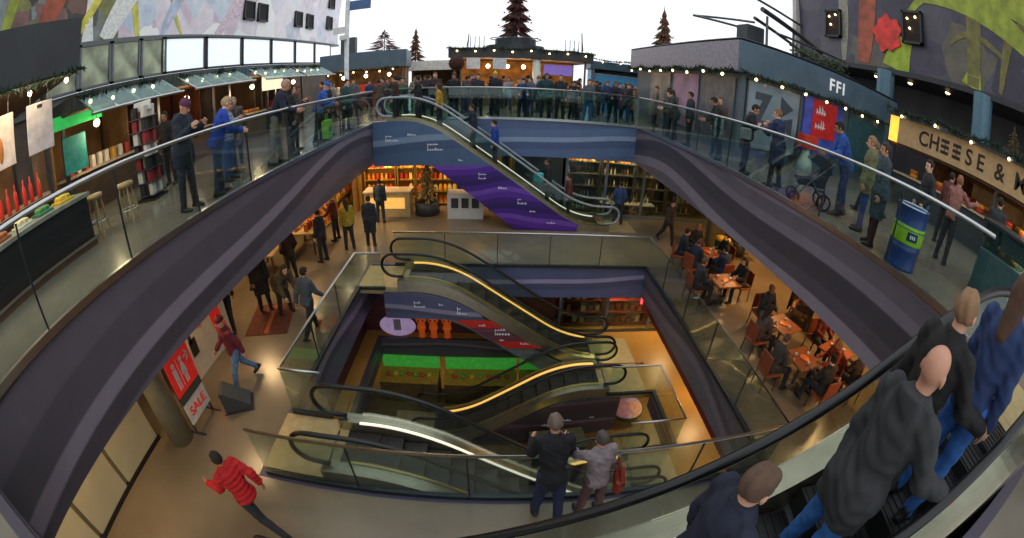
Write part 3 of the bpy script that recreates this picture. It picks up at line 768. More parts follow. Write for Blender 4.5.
escalator('gold-lit escalator in the middle, rising from the deepest floor to the basement', (1.95,9.23,Z2), PI, 2.1, 1.75, 1.4, panels=[(b_poly, dark_red)], view=1, marks=[(-.1,-1.0,1,1.2),(.5,-1.2,1,1.1),(-.9,-.9,1,1.1)])
escalator('escalator deep behind the couple, its round newels at the basement floor', (1.9,5.62,Z2), PI, 2.1, 1.75, 1.4, wd=1.0, view=1)
E0 = (3.19,.593,0); EA = math.radians(173.5)
escE, zE, RE = escalator('nearest escalator crossing the lower right corner with riders going up', E0, EA, 3.9, 1.7, .72, wd=1.06, glow=white_strip, dashes=True, view=1)
# ================================================================== goods, garlands, kiosks
rnd = random.Random(11)
bottle_me = MB().lathe([(.0,0),(.038,0),(.040,.02),(.040,.17),(.030,.21),(.014,.235),(.014,.30),(.0,.30)], n=8).mesh('bottle', True)
jar_me = MB().lathe([(.0,0),(.055,0),(.06,.02),(.06,.13),(.045,.15),(.05,.155),(.05,.185),(.0,.185)], n=8).mesh('jar', True)
pack_me = MB().cbox((0,0,.12), (.15,.11,.24), .012).mesh('packet')
loaf_me = MB().ball((0,0,.066), (.085,.085,.065), 8, 6).mesh('loaf', True)
lamp_me = MB().lathe([(.0,0),(.06,0),(.082,.05),(.075,.16),(.04,.24),(.0,.25)], n=9).mesh('lantern', True)
GOOD = {'bottle':bottle_me,'jar':jar_me,'packet':pack_me,'loaf':loaf_me,'lantern':lamp_me}
def shelf_unit(loc, rz, w_, h, levels, fill, label, group=None, dep=.38, m=dwood, cat='shelf', step=.2, back=True, scale=1.):
    """fill: per level (kind, [colours], label, group) or None.  The open side faces local -y"""
    r = empty('shelving_unit', loc, rz, label, cat, group)
    if back: MB().bx(-w_/2,w_/2,dep/2-.02,dep/2,0,h).build('back_board', m, r)
    for s in (-1,1): MB().bx(s*w_/2-.02,s*w_/2+.02,-dep/2,dep/2,0,h).build('side_board', m, r)
    R = Matrix.Translation(loc) @ Matrix.Rotation(rz, 4, 'Z')
    for k in range(levels):
        z = .12+(h-.2)*k/levels
        MB().bx(-w_/2+.02,w_/2-.02,-dep/2,dep/2,z-.03,z).build('shelf', m, r)
        if not fill or fill[k%len(fill)] is None: continue
        kind, cols, lab, grp = fill[k%len(fill)]
        n = int((w_-.12)/step)
        for i in range(n):
            if rnd.random() < .08: continue
            p = R @ Vector((-w_/2+.1+step*(i+.3)+rnd.uniform(-.008,.008), -.05+rnd.uniform(-.04,.04), z+.003))
            o = inst(GOOD[kind], kind, mat('goods_'+(c := rnd.choice(cols)).lstrip('#'), c, .45, var=.2), None, tuple(p), rz+rnd.uniform(-.12,.12))
            o.scale = (min(scale, .88*step/.16),)*2+(scale,)
            tag(o, lab, kind, grp)
    return r
def garland(p0, p1, label, bulbs=6, r=.16, sag=.10, group='fir garlands along the kiosk eaves'):
    a, b = Vector(p0), Vector(p1); L = (b-a).length; d = (b-a)/L
    t = empty('garland', p0, 0, label, 'garland', group); m = MB(); n = int(L*58)
    for i in range(n):
        s = rnd.random(); c = d*(L*s)-Vector((0,0,sag*math.sin(PI*((s*L/2.2)%1))))
        v = Vector((rnd.gauss(0,1),rnd.gauss(0,1),rnd.gauss(0,1))).normalized(); u = v.orthogonal().normalized()*.035; w_ = v.cross(u)
        e = c+v*r*rnd.uniform(.6,1.3)
        m.add([c+u,c-u*.5+w_*.8,c-u*.5-w_*.8,e], [(0,1,3),(1,2,3),(2,0,3),(0,2,1)])
    m.build('foliage', needle, t)
    for i in range(bulbs):
        s = (i+.5)/bulbs; c = d*(L*s)-Vector((0,0,sag*math.sin(PI*((s*L/2.2)%1))+r*.7))
        MB().ball(c, .05, 8, 6).build('bulb', warm_glow, t, True)
    return t
def pendant(loc, drop, label, r=.09, m=warm_glow, power=45, group='warm globe lamps over the stalls'):
    t = empty('pendant_lamp', loc, 0, label, 'lamp', group)
    MB().tube([(0,0,0),(0,0,-drop)], .008, 6).build('cord', black, t)
    MB().ball((0,0,-drop-r), r, 12, 8).build('globe', m, t, True)
    if power: point((loc[0],loc[1],loc[2]-drop-r*2.6), power)
    return t
def stall(loc, rz, w_, d_, h, label, fascia, fh=.5, counter=1.0, cm_=dwood, group=None, back=None, over=.5, sides=True, name='market_stall', roofm=dsteel):
    """front faces local -y; origin in the middle of the front edge on the floor"""
    t = empty(name, loc, rz, label, 'stall', group)
    rf = MB().bx(-w_/2-.15,w_/2+.15,-over,d_+.1,h+fh-.08,h+fh); rf.build('roof', roofm, t)
    f_ = MB().bx(-w_/2-.15,w_/2+.15,-over-.05,-over,h,h+fh); f_.bx(-w_/2-.2,-w_/2-.15,-over,d_,h,h+fh); f_.bx(w_/2+.15,w_/2+.2,-over,d_,h,h+fh)
    f_.build('fascia', fascia, t)
    MB().bx(-w_/2-.15,w_/2+.15,-over,d_,h-.02,h+.02).build('soffit', mat('soffit_wood', '#5a3e28', .6), t)
    for x in (-w_/2+.06,w_/2-.06):
        for y in (.05,d_-.05): MB().bx(x-.05,x+.05,y-.05,y+.05,0,h).build('post', dsteel, t)
    if counter:
        c = MB().bx(-w_/2+.1,w_/2-.1,.1,.65,0,counter-.05).build('counter', cm_, t)
        MB().bx(-w_/2+.05,w_/2-.05,.03,.72,counter-.05,counter).build('counter_top', mat('counter_top', '#b5a58c', .35), c)
    MB().bx(-w_/2,w_/2,d_-.06,d_,0,h).build('back_wall', back or mat('stall_back', '#7a5a38', .7, var=.5, scale=2.5), t)
    if sides:
        for s in (-1,1): MB().bx(s*w_/2-.03,s*w_/2+.03,.7,d_,0,h).build('side_wall', back or mat('stall_back', '#7a5a38', .7, var=.5, scale=2.5), t)
    return t
def goods_row(a, b, n, kind, cols, label, group, jit=.012, scale=1.):
    a, b = Vector(a)+Vector((0,0,.003)), Vector(b)+Vector((0,0,.003))
    sx = min(scale, ((b-a).length/max(n,1)-.03)/{'packet':.19,'loaf':.172,'jar':.12,'bottle':.09,'lantern':.17}[kind])
    for i in range(n):
        p = a.lerp(b, (i+.5)/n)+Vector((rnd.uniform(-jit,jit),rnd.uniform(-jit,jit),0)); c = rnd.choice(cols)
        o = inst(GOOD[kind], kind, mat('goods_'+c.lstrip('#'), c, .45, var=.2), None, tuple(p), rnd.uniform(-.15,.15)); o.scale = (sx,sx,scale)
        tag(o, label, kind, group)
charcoal = mat('kiosk_charcoal', '#35393d', .6, var=.12, scale=2); slate = mat('kiosk_slate', '#4d6272', .5, var=.14, scale=1.5)
pale_blue = mat('kiosk_pale_blue', '#8aa2b4', .5, var=.12)
# ---------------------------------------------------------------- upper floor, left side
W90 = PI/2   # front towards +x
stall((-8.6,2.2,0), W90, 4.4, 2.6, 3.0, 'charcoal kiosk with tall fascia in the upper left corner', charcoal, 1.0, 1.0, over=1.3, sides=False, name='market_kiosk')
garland((-7.12,.1,3.0), (-7.12,4.6,3.0), 'dark fir garland under the tall charcoal fascia in the upper left corner', 5)
for k, (y0, y1, lab) in enumerate(((2.35,3.2,'white menu board with a brown bread picture hanging in the upper left kiosk'),(3.55,4.25,'pale grey menu board hanging beside the bread board in the upper left kiosk'))):
    t = empty('menu_board', (-8.0,(y0+y1)/2,1.82), 0, lab, 'sign')
    MB().cbox((0,0,.45), (.03,y1-y0,.9), .01).build('board', mat('board_white','#b9b4b4',.5) if k == 0 else mat('board_grey','#a3a6b2',.5), t)
    for s in (-1,1): MB().tube([(0,s*(y1-y0)*.35,.9),(0,s*(y1-y0)*.35,1.2)], .008, 6).build('hanger', dsteel, t)
    MB().box((.02,0,.83), (.012,.14,.06)).build('clip', black, t)
    if k == 0: MB().ball((.02,.05,.32), (.015,.07,.22), 8, 8).build('picture', mat('bread_brown','#9a6428',.6), t, True)
for i in range(7):
    o = inst(bottle_me, 'bottle', mat('goods_red_sauce', '#c02a14', .3, emit='#c02a14', estr=.0), None, (-8.28+rnd.uniform(-.05,.05),2.5+i*.22,1.002), 0); o.scale = (1.5,1.5,1.6)
    tag(o, 'red sauce bottle standing in a row on the upper left kiosk counter', 'bottle', 'red bottles on the upper left counter')
goods_row((-8.1,.6,1.0), (-8.1,2.4,1.0), 7, 'jar', ['#c99a4a','#8a5a2a','#d7c9a5'], 'small jar on the counter of the upper left kiosk', 'jars on the upper left counter')
goods_row((-9.7,1.0,1.2), (-9.7,4.0,1.2), 0, 'jar', ['#c99a4a'], 'x', 'x')
area((-7.6,2.3,2.93), 1.2, 110, (1,.72,.42), sy=3.6)
# bar counter with its dishes
t = empty('bar_counter', (-6.4,.2,0), 0, 'black bar counter with pale top behind the left railing', 'counter')
MB().bx(-.75,0,0,3.75,.08,.80).build('body', mat('bar_black','#17191c',.5), t); MB().bx(-.85,.06,-.03,3.8,.80,.86).build('counter_top', mat('bar_top','#8d8a80',.3), t)
MB().bx(-.7,.05,0,3.75,0,.10).build('foot_rail', mat('bar_kick','#5b4336',.5), t); MB().bx(.05,.09,0,3.75,.10,.14).build('edge_strip', steel, t)
for i, (y, c, lab) in enumerate(((3.6,'#c9a42c','yellow sweets box'),(3.1,'#2f6f5a','green tray'),(2.6,'#c8c3b4','white tray'),(2.1,'#8a4a2a','brown tray'),(1.6,'#b8b2a6','pale tray'),(1.1,'#6a7a5a','olive tray'))):
    t = empty('serving_tray', (-6.78,y,.86), .0, lab+' on the black bar counter by the left railing', 'tray')
    tr = MB().cbox((0,0,.02), (.42,.34,.04), .008); tr.build('tray', mat('tray_'+c.lstrip('#'), c, .5), t)
    MB().cbox((0,0,.075), (.3,.24,.07), .02).build('food', mat('food_'+str(i), ['#d9b23a','#5a8a4a','#d9c9a0','#a05a2a','#c99a5a','#8f9a5a'][i], .7, var=.5, scale=30), t)
def stool(x, y, lab):
    t = empty('bar_stool', (x,y,0), .4, lab, 'stool', None)
    MB().lathe([(.0,.64),(.16,.64),(.18,.66),(.18,.70),(.16,.72),(.0,.72)], n=16).build('seat', wood, t, True)
    for i in range(4):
        a = PI/4+i*PI/2; MB().tube([(.12*math.cos(a),.12*math.sin(a),.65),(.22*math.cos(a),.22*math.sin(a),0)], [.02,.016], 8).build('leg', wood, t)
    MB().tube([(.18*math.cos(a),.18*math.sin(a),.25) for a in np.arange(0,2*PI,.4)], .012, 6, closed=True).build('foot_ring', steel, t)
stool(-6.75,4.35,'pale wooden bar stool nearest the end of the black bar counter'); stool(-6.3,4.85,'pale wooden bar stool one step beyond the bar counter, nearer the railing')
# row of stalls behind the left crowd
W = [(-9.2,6.6,2.9,'stall with brown back panel and teal banner along the left side of the upper floor'),(-9.2,10.2,2.9,'stall with brown canopy behind the person in the blue jacket'),(-9.2,14.0,2.9,'stall with white lit price sign in the left row'),(-9.4,17.8,2.9,'last stall of the left row before the lamp post')]
for k, (x, y, w_, lab) in enumerate(W):
    ST = stall((x,y,0), W90, w_, 2.2, 2.35, lab, [charcoal, mat('stall_green_grey','#4a544c',.6), slate, charcoal][k], .32, 1.0, mat('stall_wood_%d'%k, ['#4a3222','#6a4428','#54402c','#5e3c26'][k], .6, var=.3), over=.9, back=mat('stall_back_%d'%k, ['#8a6a44','#6a3a1e','#5a4632','#4e3a2a'][k], .7, var=.4, scale=1.5))
    garland((x+.98,y-w_/2,2.62), (x+.98,y+w_/2,2.62), 'fir garland with warm bulbs along the eaves of the %s stall of the left row' % ['first','second','third','fourth'][k], 4)
    # local frame of the stall: front is -y, so the canopy slopes out that way
    cn = MB().prism([(-.93,2.60),(-.93,2.63),(-1.70,2.17),(-1.70,2.14)], 0, -w_/2, w_/2).build('glass_canopy', gl_teal, ST)
    for q in range(5): MB().tube([(-w_/2+q*w_/4,-.93,2.60),(-w_/2+q*w_/4,-1.70,2.14)], .022, 6).build('rib', steel, cn)
    MB().tube([(-w_/2-.1,-1.72,2.13),(w_/2+.1,-1.72,2.13)], .035, 8).build('edge_bar', steel, cn)
    pendant((x+.5,y-.6,2.325), .25, 'warm globe lamp hanging in a stall of the left row')
    goods_row((x-.4,y-w_/2+.25,1.0), (x-.4,y+w_/2-.25,1.0), 9, ['packet','jar','loaf','packet'][k], [['#b13a2a','#d8d2c4','#c79a3a'],['#c98a3a','#8a4a1e','#d9b070'],['#c9893a','#a8662a'],['#a82a2a','#d9cfae','#3a6a4a']][k], 'small goods on the counter of the %s stall of the left row' % ['first','second','third','fourth'][k], 'goods on the counter of the %s left stall' % ['first','second','third','fourth'][k], scale=1.2)
o = MB().cbox((0,0,.4), (.03,.75,.8), .008).build('teal_banner', mat('teal_cloth','#1f8a84',.6,var=.3), None, loc=(-8.9,5.35,1.1)); tag(o, 'teal banner hanging at the near end of the first left stall', 'banner')
o = MB().cbox((0,0,.2), (.04,2.0,.3), .008).build('green_light_sign', mat('green_sign','#2fae5a',.5,emit='#2fc25e',estr=.5), None, loc=(-8.85,5.3,2.05)); tag(o, 'long green glowing sign strip above the teal banner', 'sign')
t = empty('price_sign', (-7.9,13.6,1.75), 0, 'white lit rectangular sign hanging behind the tall man at the left railing', 'sign')
MB().cbox((0,0,.25), (.05,1.5,.5), .01).build('board', mat('lit_cream','#f3e2c2',.5,emit='#ffe9c4',estr=.9), t); [MB().tube([(0,q,.5),(0,q,.62)], .01, 6).build('hanger', dsteel, t) for q in (-.6,.6)]
# tower of red, white and black packages
t = empty('display_rack', (-7.2,6.35,0), .2, 'display tower stacked with red, white and black packages by the left stalls', 'rack')
MB().bx(-.28,.28,-.28,.28,0,.06).build('base', black, t); MB().bx(-.03,.03,-.03,.03,.06,1.9).build('pole', dsteel, t)
for k in range(7):
    z = .12+k*.27
    MB().bx(-.27,.27,-.27,.27,z-.015,z).build('shelf', dsteel, t)
    for i in range(4):
        a = i*PI/2+.2; x, y = -7.2+.2*math.cos(a+PI/4), 6.35+.2*math.sin(a+PI/4); c = ['#c8c4bc','#8a1f22','#1b1b1f'][(i+k)%3]
        o = inst(pack_me, 'packet', mat('goods_'+c.lstrip('#'), c, .5), None, (x,y,z+.001), a); tag(o, 'packet on the red, white and black display tower at left', 'packet', 'packets on the display tower')
MB().cbox((0,0,1.98), (.5,.06,.2), .01).build('header_sign', white, t)
# lamp post
t = empty('lamp_post', (-6.2,16.9,0), 0, 'slim white lamp post with signs standing behind the left crowd', 'lamp post')
MB().lathe([(.0,0),(.16,0),(.16,.05),(.10,.08),(.095,7.5),(.0,7.5)], n=14).build('pole', mat('post_white','#c9cdd0',.4), t, True)
MB().cbox((.55,0,5.0), (.9,.05,.42), .01).build('sign_plate', mat('sign_blue','#3d5f92',.4), t); MB().cbox((-.35,0,3.95), (.55,.05,.3), .01).build('small_plate', white, t); MB().box((-.1,-.12,3.6), (.3,.2,.2)).build('speaker', white, t)
# ---------------------------------------------------------------- beyond the far railing
def tree(loc, h, r, label, cols=('#3a2018','#5c2a1a'), lights=14, base=.25, name='christmas_tree'):
    t = empty(name, loc, 0, label, 'tree'); m = MB(); n = int(420*h/3)
    for i in range(n):
        s = rnd.random()**.8; z = base+(h-base)*s; rr = r*(1-s)*(.75+.25*math.cos(s*44)); a = rnd.uniform(0,2*PI)
        c = Vector((.15*rr*math.cos(a),.15*rr*math.sin(a),z+.1*h*.1)); e = Vector((rr*math.cos(a),rr*math.sin(a),z-.06*h)); u = Vector((-math.sin(a),math.cos(a),0))*.05*h/3*(1.3-s); v = Vector((0,0,.03*h))
        m.add([c,e,(c+e)/2+u-v*.3,(c+e)/2-u-v*.3,(c+e)/2+v], [(0,2,4),(0,4,3),(1,4,2),(1,3,4),(0,3,2),(1,2,3)])
    m.build('foliage', mat('tree_'+cols[0].lstrip('#'), cols[0], .9, var=.5, scale=9), t)
    MB().lathe([(.0,0),(.07*h/3,0),(.05*h/3,h*.8),(.0,h*.95)], n=8).build('trunk', dwood, t)
    for i in range(lights):
        s = (i+.5)/lights; a = i*2.4; rr = r*(1-s)*.95; MB().ball((rr*math.cos(a),rr*math.sin(a),base+(h-base)*s-.05*h), .05*h/4, 8, 6).build('bauble', mat('bauble_'+cols[1].lstrip('#'), cols[1], .3), t, True)
    return t
stall((1.2,24,0), 0, 7.4, 4.2, 2.75, 'round-topped island kiosk with fir-trimmed roof and a tall tree on it beyond the far railing', charcoal, .55, 1.05, mat('island_counter','#7a5230',.6,var=.4), over=.9, sides=False, name='market_kiosk', back=mat('island_back','#a8702c',.7,var=.6,scale=2))
garland((-2.7,22.85,3.3), (5.1,22.85,3.3), 'fir garland trimming the island kiosk roof under the tall tree', 8, .2)
t = empty('roof_terrace', (.95,25.6,3.3), 0, 'dark stepped platform on the island kiosk roof that carries the tall tree', 'platform')
MB().lathe([(.0,0),(1.7,0),(1.7,.3),(1.2,.3),(1.2,.75),(.0,.75)], n=14).build('platform', charcoal, t); MB().tube([(1.5*math.cos(a),1.5*math.sin(a),.75) for a in np.arange(0,2*PI,.4)], .03, 6, closed=True).build('guard_rail', dsteel, t)
tree((.95,25.6,4.05), 4.6, 1.35, 'tall brown-red Christmas tree on top of the island kiosk at the centre of the skyline', ('#4a2a22','#8a3a2a'), 24)
for k, (x, c) in enumerate(((-1.35,'#d8d8d8'),(.05,'#c9cdd2'))):
    t = empty('hanging_sign', (x,23.02,2.15), 0, ['left of two white boards hanging from the island kiosk roof','right of two white boards hanging from the island kiosk roof'][k], 'sign')
    MB().cbox((0,0,.25), (.72,.04,.62), .01).build('board', mat('hang_board_'+str(k), c, .5), t); [MB().tube([(q,0,.56),(q,0,.62)], .012, 6).build('hanger', dsteel, t) for q in (-.25,.25)]
t = empty('wreath', (-2.2,22.62,2.3), 0, 'dark brown wreath ball hanging from the left end of the island kiosk roof', 'wreath')
MB().ball((0,0,.1), .42, 12, 8).build('ball', mat('wreath_brown','#3c2018',.9,var=.5,scale=14), t); MB().tube([(0,0,.5),(0,0,.5)]+[(0,0,.46)], .012, 6).build('hanger', dsteel, t)
o = MB().lathe([(.22,0),(.22,2.71)], (0,0,0), 14).build('white_post', white, None, True, loc=(2.05,23.35,.0)); tag(o, 'white round pillar at the front of the island kiosk', 'pillar')
for i, x in enumerate((-1.6,-.6,.5,1.4,2.8,3.9)): pendant((x,24.6,2.72), .3, 'warm globe lamp hanging in the island kiosk', .12, power=45)
goods_row((-2.2,24.36,1.05), (4.6,24.36,1.05), 26, 'loaf', ['#d9a23a','#c97a2a','#e0c070'], 'golden bun on the counter of the island kiosk', 'buns on the island kiosk counter', scale=1.6)
o = MB().cbox((0,0,.3), (1.6,.05,.6), .01).build('purple_screen', mat('purple_screen','#6a5aa0',.4,emit='#8a70c8',estr=.5), None, loc=(3.3,23.9,1.9)); tag(o, 'purple and orange picture panel under the right half of the island kiosk roof', 'panel')
for k, (x, s, lab) in enumerate(((-1.2,1,'small ramped rail at the left of the island kiosk roof'),(4.1,-1,'small ramped rail at the right of the island kiosk roof'))):
    t = empty('roof_rail', (x,24.2,3.3), 0, lab, 'rail'); MB().tube([(-.6*s,0,.15),(.5*s*-1,0,1.25 if s<0 else .9),(.55*-s,0,0)], .03, 6).build('frame', dsteel, t)
    for i in range(4): MB().tube([(-.4+.25*i,0,0),(-.4+.25*i,0,.75)], .02, 6).build('baluster', dsteel, t)
# far stalls on the left and right of the island
stall((-8.2,25.5,0), .12, 5.0, 3, 2.45, 'far stall with blue-grey fascia beyond the lamp post, red goods under it', slate, 1.05, 1.0, mat('far_counter','#6a3a2a',.6), over=.6)
garland((-10.6,24.42,2.4), (-5.8,25.0,2.4), 'fir garland under the blue-grey fascia of the far left stall', 6)
goods_row((-10.4,25.60,1.0), (-6.1,26.12,1.0), 16, 'packet', ['#b02a2a','#c94a3a','#d8c8a8','#8a2020'], 'red or cream packet on the far left stall', 'packets on the far left stall', scale=1.8)
for i in range(3): pendant((-9.6+i*1.5,25.6,2.4), .3, 'warm globe lamp hanging in the far left stall', .12, power=30)
tree((-7.3,27,3.5), 1.6, 1.7, 'low brown shrub with red berries on the roof of the far left stall', ('#6a4a44','#8a3a3a'), 10, .1, 'potted_tree')
o = MB().cbox((0,0,.6), (1.0,.5,1.2), .02).build('roof_cabinet', mat('cabinet_dark','#4a5056',.5), None, loc=(-9.6,26.6,3.5)); tag(o, 'dark grey cabinet on the roof of the far left stall', 'cabinet')
stall((-4.1,30.5,0), 0, 4.2, 3, 2.2, 'far white-roofed stall between the lamp post and the island kiosk', mat('fascia_white','#cfd2d0',.5), .7, 1.0, mat('far_counter2','#8a7a60',.6), over=.5, roofm=white)
tree((-6.1,31.4,2.9), 2.8, 1.0, 'small brown cone tree on the white-roofed far stall left of the island', ('#6a4632','#8a5a3a'), 8, .1)
stall((8.2,27,0), -.1, 4.4, 3, 2.6, 'far stall clad in bright blue beyond the right half of the railing', mat('fascia_dark_blue','#2a4a60',.5,var=.2), .5, 2.3, mat('blue_clad','#3a90cc',.5,var=.15), over=.3, back=mat('blue_clad','#2f7ab0'))
garland((5.9,26.65,3.25), (10.5,26.2,3.25), 'fir garland on the roof edge of the bright blue far stall', 4)
tree((12.6,31.9,3.85), 5.0, 1.5, 'brown cone tree on a far roof right of the island kiosk', ('#6a4a34','#8a6a3a'), 12, .6)
stall((14.0,31.5,0), 0, 5, 3, 3.0, 'far stall with pale low roof under the right-hand cone tree', mat('fascia_tan','#b4aa9c',.6), .85, 1.0, over=.4)
# ---------------------------------------------------------------- charcoal kiosk with the FFI sign
t = empty('market_kiosk', (7.35,11.6,0), 0, 'blue-grey corner kiosk signed FFI on the right, with steel roof beams', 'kiosk')
MB().bx(0,8,0,10.5,0,2.75).build('wall', mat('kiosk_wall','#54646f',.45,var=.12,scale=2), t)
fa = MB().bx(-.35,8.3,-.35,-.25,2.7,3.75).build('front_fascia', slate, t)
MB().bx(-.35,-.25,-.25,10.8,2.7,3.75).build('side_fascia', mat('ribbed_grey','#8b8590',.5,var=.25,scale=9), t)
MB().bx(-.35,8.3,-.35,10.8,3.7,3.78).build('roof', dsteel, t)
MB().bx(-.35,8.3,-.35,10.8,2.66,2.70).build('soffit', charcoal, t)
lettering('FFI', .62, mat('letter_white','#e6e9ea',.5,emit='#ffffff',estr=.25), fa, face_mat((4.1,-.36,3.2),(0,-1,0)), .02, .010, space=1.25)
scr = mat('window_grey','#7f929e',.2,var=.2,scale=1.2)
for k, (x0, x1) in enumerate(((.25,2.5),)):
    wn_ = MB().bx(x0,x1,-.06,-.02,.35,2.5).build('display_window', scr, t)
    MB().prism([(x0+.3,2.2),(x0+1.0,2.2),(x0+.6,1.3),(x0+1.05,1.3),(x0+1.05,1.05),(x0+.2,1.05),(x0+.6,1.95),(x0+.3,1.95)], 1, -.075, -.06).build('graphic', mat('graphic_dark','#3d4a55',.4), wn_)
    MB().prism([(x0+1.4,2.25),(x0+2.0,1.9),(x0+1.4,1.5)], 1, -.075, -.06).prism([(x0+1.2,1.35),(x0+2.0,1.6),(x0+2.0,1.0)], 1, -.075, -.06).build('graphic', mat('graphic_dark','#3d4a55'), wn_)
    fr = MB(); fr.bx(x0-.06,x0,-.08,0,.3,2.55); fr.bx(x1,x1+.06,-.08,0,.3,2.55); fr.bx(x0-.06,x1+.06,-.08,0,2.5,2.56); fr.bx(x0-.06,x1+.06,-.08,0,.3,.36); fr.build('window_frame', dsteel, t)
for k, (y0, y1, m) in enumerate(((.3,2.6,mat('shutter_grey','#5c5f66',.4,var=.35,scale=3)),(3.0,5.4,mat('poster_pink','#a0809a',.5,var=.4,scale=.9)),(5.8,8.2,mat('poster_tan','#8d857c',.5,var=.4,scale=1)))):
    MB().bx(-.06,-.02,y0,y1,.35,2.5).build('side_window', m, t)
po = MB().bx(2.75,4.9,-.08,-.02,.6,2.6).build('poster', mat('poster_blue','#4a56b4',.5,var=.45,scale=1.6), t)
MB().bx(3.2,4.5,-.10,-.08,1.2,2.55).build('red_square', mat('poster_red','#cc2a2c',.5), po)
for k, z in enumerate((2.02,1.5)):
    o = scribble(1, 5+k, h=.34).build('lettering', marks_m, po); o.location = (3.36,-.105,z); o.scale = (2.1,1,1)
MB().bx(5.3,7.7,-.06,-.02,.35,2.5).build('side_panel', mat('panel_teal','#3a6068',.3,var=.2), t)
garland((7.0,11.05,2.72), (15.6,11.05,2.72), 'fir garland with white bulbs under the FFI sign', 8)
garland((6.82,11.3,2.72), (6.82,22.2,2.72), 'fir garland with white bulbs along the ribbed side of the FFI kiosk', 8)
t = empty('roof_beams', (8.6,12.4,3.78), 0, 'steel beam frame with outriggers on the roof of the FFI kiosk', 'frame')
for i, (a, b, r_) in enumerate((((0,0,1.5),(5.4,2.6,1.3),.10),((.0,.5,1.2),(5.0,3.2,1.0),.07),((-1.4,2.8,1.15),(1.2,2.4,1.1),.05),((-.6,4.4,1.5),(1.0,2.0,1.4),.05),((-.2,.2,1.9),(2.4,.6,1.6),.05),((1.0,.5,.9),(4.6,.2,.8),.05))): MB().tube([a,b], r_, 8).build('beam', dsteel, t)
for (x, y) in ((.5,.4),(2.6,1.4),(4.6,2.4)): MB().tube([(x,y,0),(x,y,1.4)], .05, 8).build('post', dsteel, t)
MB().cbox((.35,1.3,.5), (.8,.8,1.0), .03).build('motor_box', charcoal, t)
m = MB()
for i in range(500):
    c = Vector((rnd.uniform(1.4,4.2),rnd.uniform(.2,1.0),rnd.uniform(0,.55))); v = Vector((rnd.gauss(0,1),rnd.gauss(0,1),abs(rnd.gauss(0,1)))).normalized()*.22; u = v.orthogonal().normalized()*.05
    m.add([c,c+v*.5+u,c+v,c+v*.5-u], [(0,1,2,3)])
o = m.build('roof_shrubs', mat('shrub_green','#33402a',.9,var=.4), None, loc=(8.6,11.6,3.80)); o['kind'] = 'stuff'; tag(o, 'dark green shrubs planted on the FFI kiosk roof', 'shrubs')
# red stand and white sack under the poster
t = empty('sign_stand', (10.0,11.0,0), 0, 'red box stand on a pale foot below the blue poster', 'stand')
MB().cbox((0,0,1.0), (.7,.4,.45), .02).build('box', mat('stand_red','#c23a28',.5), t); MB().lathe([(.32,0),(.28,.3),(.14,.62),(.12,.78)], n=14).build('foot', mat('stand_foot','#9db5a8',.4), t, True)
# ---------------------------------------------------------------- cheese stall
t = empty('market_kiosk', (12.5,5.4,0), 0, 'cheese stall with long backlit sign reading CHEESE & MORE on the right', 'kiosk')
cream = mat('sign_cream','#a88c66',.5,var=.15,emit='#ffcf8a',estr=.05)
sg = MB().bx(-.1,.1,-5.2,3.7,1.98,2.82).build('sign_board', cream, t)
MB().bx(-.12,.12,3.35,3.75,1.98,2.82).build('end_lamp', mat('amber_lamp','#ffb84a',.4,emit='#ffb040',estr=1.6), sg)
ink = mat('sign_ink','#2a2118',.5)
txt = 'CHEESE & MORE'; y = 2.35
for k, ch in enumerate(txt):
    if ch == ' ': y -= .3; continue
    if k in (2,3):
        eb = MB()
        for z in (-.17,0,.17): eb.box((-.105,y-.18,2.4+z), (.02,.34,.10))
        eb.box((-.1,y-.18,2.4), (.012,.03,.4))
        eb.build('lettering', ink, sg); y -= .50; continue
    lettering(ch, .64, ink, sg, face_mat((-.105,y-.2,2.38),(-1,0,0)), .01, .012); y -= .54 if ch in 'MO&' else .48
MB().bx(-.3,3.2,-5.3,3.8,2.82,2.95).build('roof', dsteel, t)
MB().bx(.0,3.2,-5.2,3.7,1.90,1.98).build('soffit', mat('soffit_wood','#5a3e28'), t)
MB().bx(.3,1.0,-5.2,3.4,0,1.0).build('counter', mat('cheese_counter','#3a3f42',.4), t); MB().bx(.2,1.1,-5.2,3.5,1.0,1.06).build('counter_top', mat('counter_top','#b5a58c'), t)
MB().bx(3.1,3.2,-5.2,3.7,0,1.95).build('back_wall', mat('cheese_back','#7a4a1e',.7,var=.5,scale=3), t)
for y in (-5.1,-1,3.6): MB().bx(.05,.15,y-.05,y+.05,0,1.9).build('post', dsteel, t)
garland((12.1,.2,3.05), (12.1,9.2,3.05), 'fir garland with warm bulbs on top of the cheese stall sign', 6, .2)
tree((12.6,4.0,2.95), .9, .5, 'small gold-lit bunch of twigs on top of the cheese stall sign', ('#4a3a1e','#e0b040'), 10, .05, 'potted_tree')
CW = MB().lathe([(.0,0),(.15,0),(.17,.03),(.17,.10),(.15,.13),(.0,.13)], n=10).mesh('cheese_wheel', True)
def cheese(x, y, z, k):
    o = inst(CW, 'cheese_wheel', mat('cheese_'+str(k%3), ['#d8922a','#c9741e','#b8301e'][k%3], .5), None, (x,y,z), 0); tag(o, 'round of orange cheese in the cheese stall on the right', 'cheese', 'rounds of cheese in the cheese stall')
for j in range(9):
    for q in range(2): cheese(13.15, 8.2-.62*j, 1.061+.132*q, j+q)
for sh_ in range(3):
    for j in range(10): cheese(15.25, 6.2-.55*j-(.0 if j < 5 else .2), .12+(1.8-.2)*sh_/3+.003, j+sh_)
for i in range(5): pendant((12.75,2.9-1.2*i,1.895), .06, 'warm lamp in the row under the cheese stall sign', .05, power=16, group='lamps under the cheese sign')
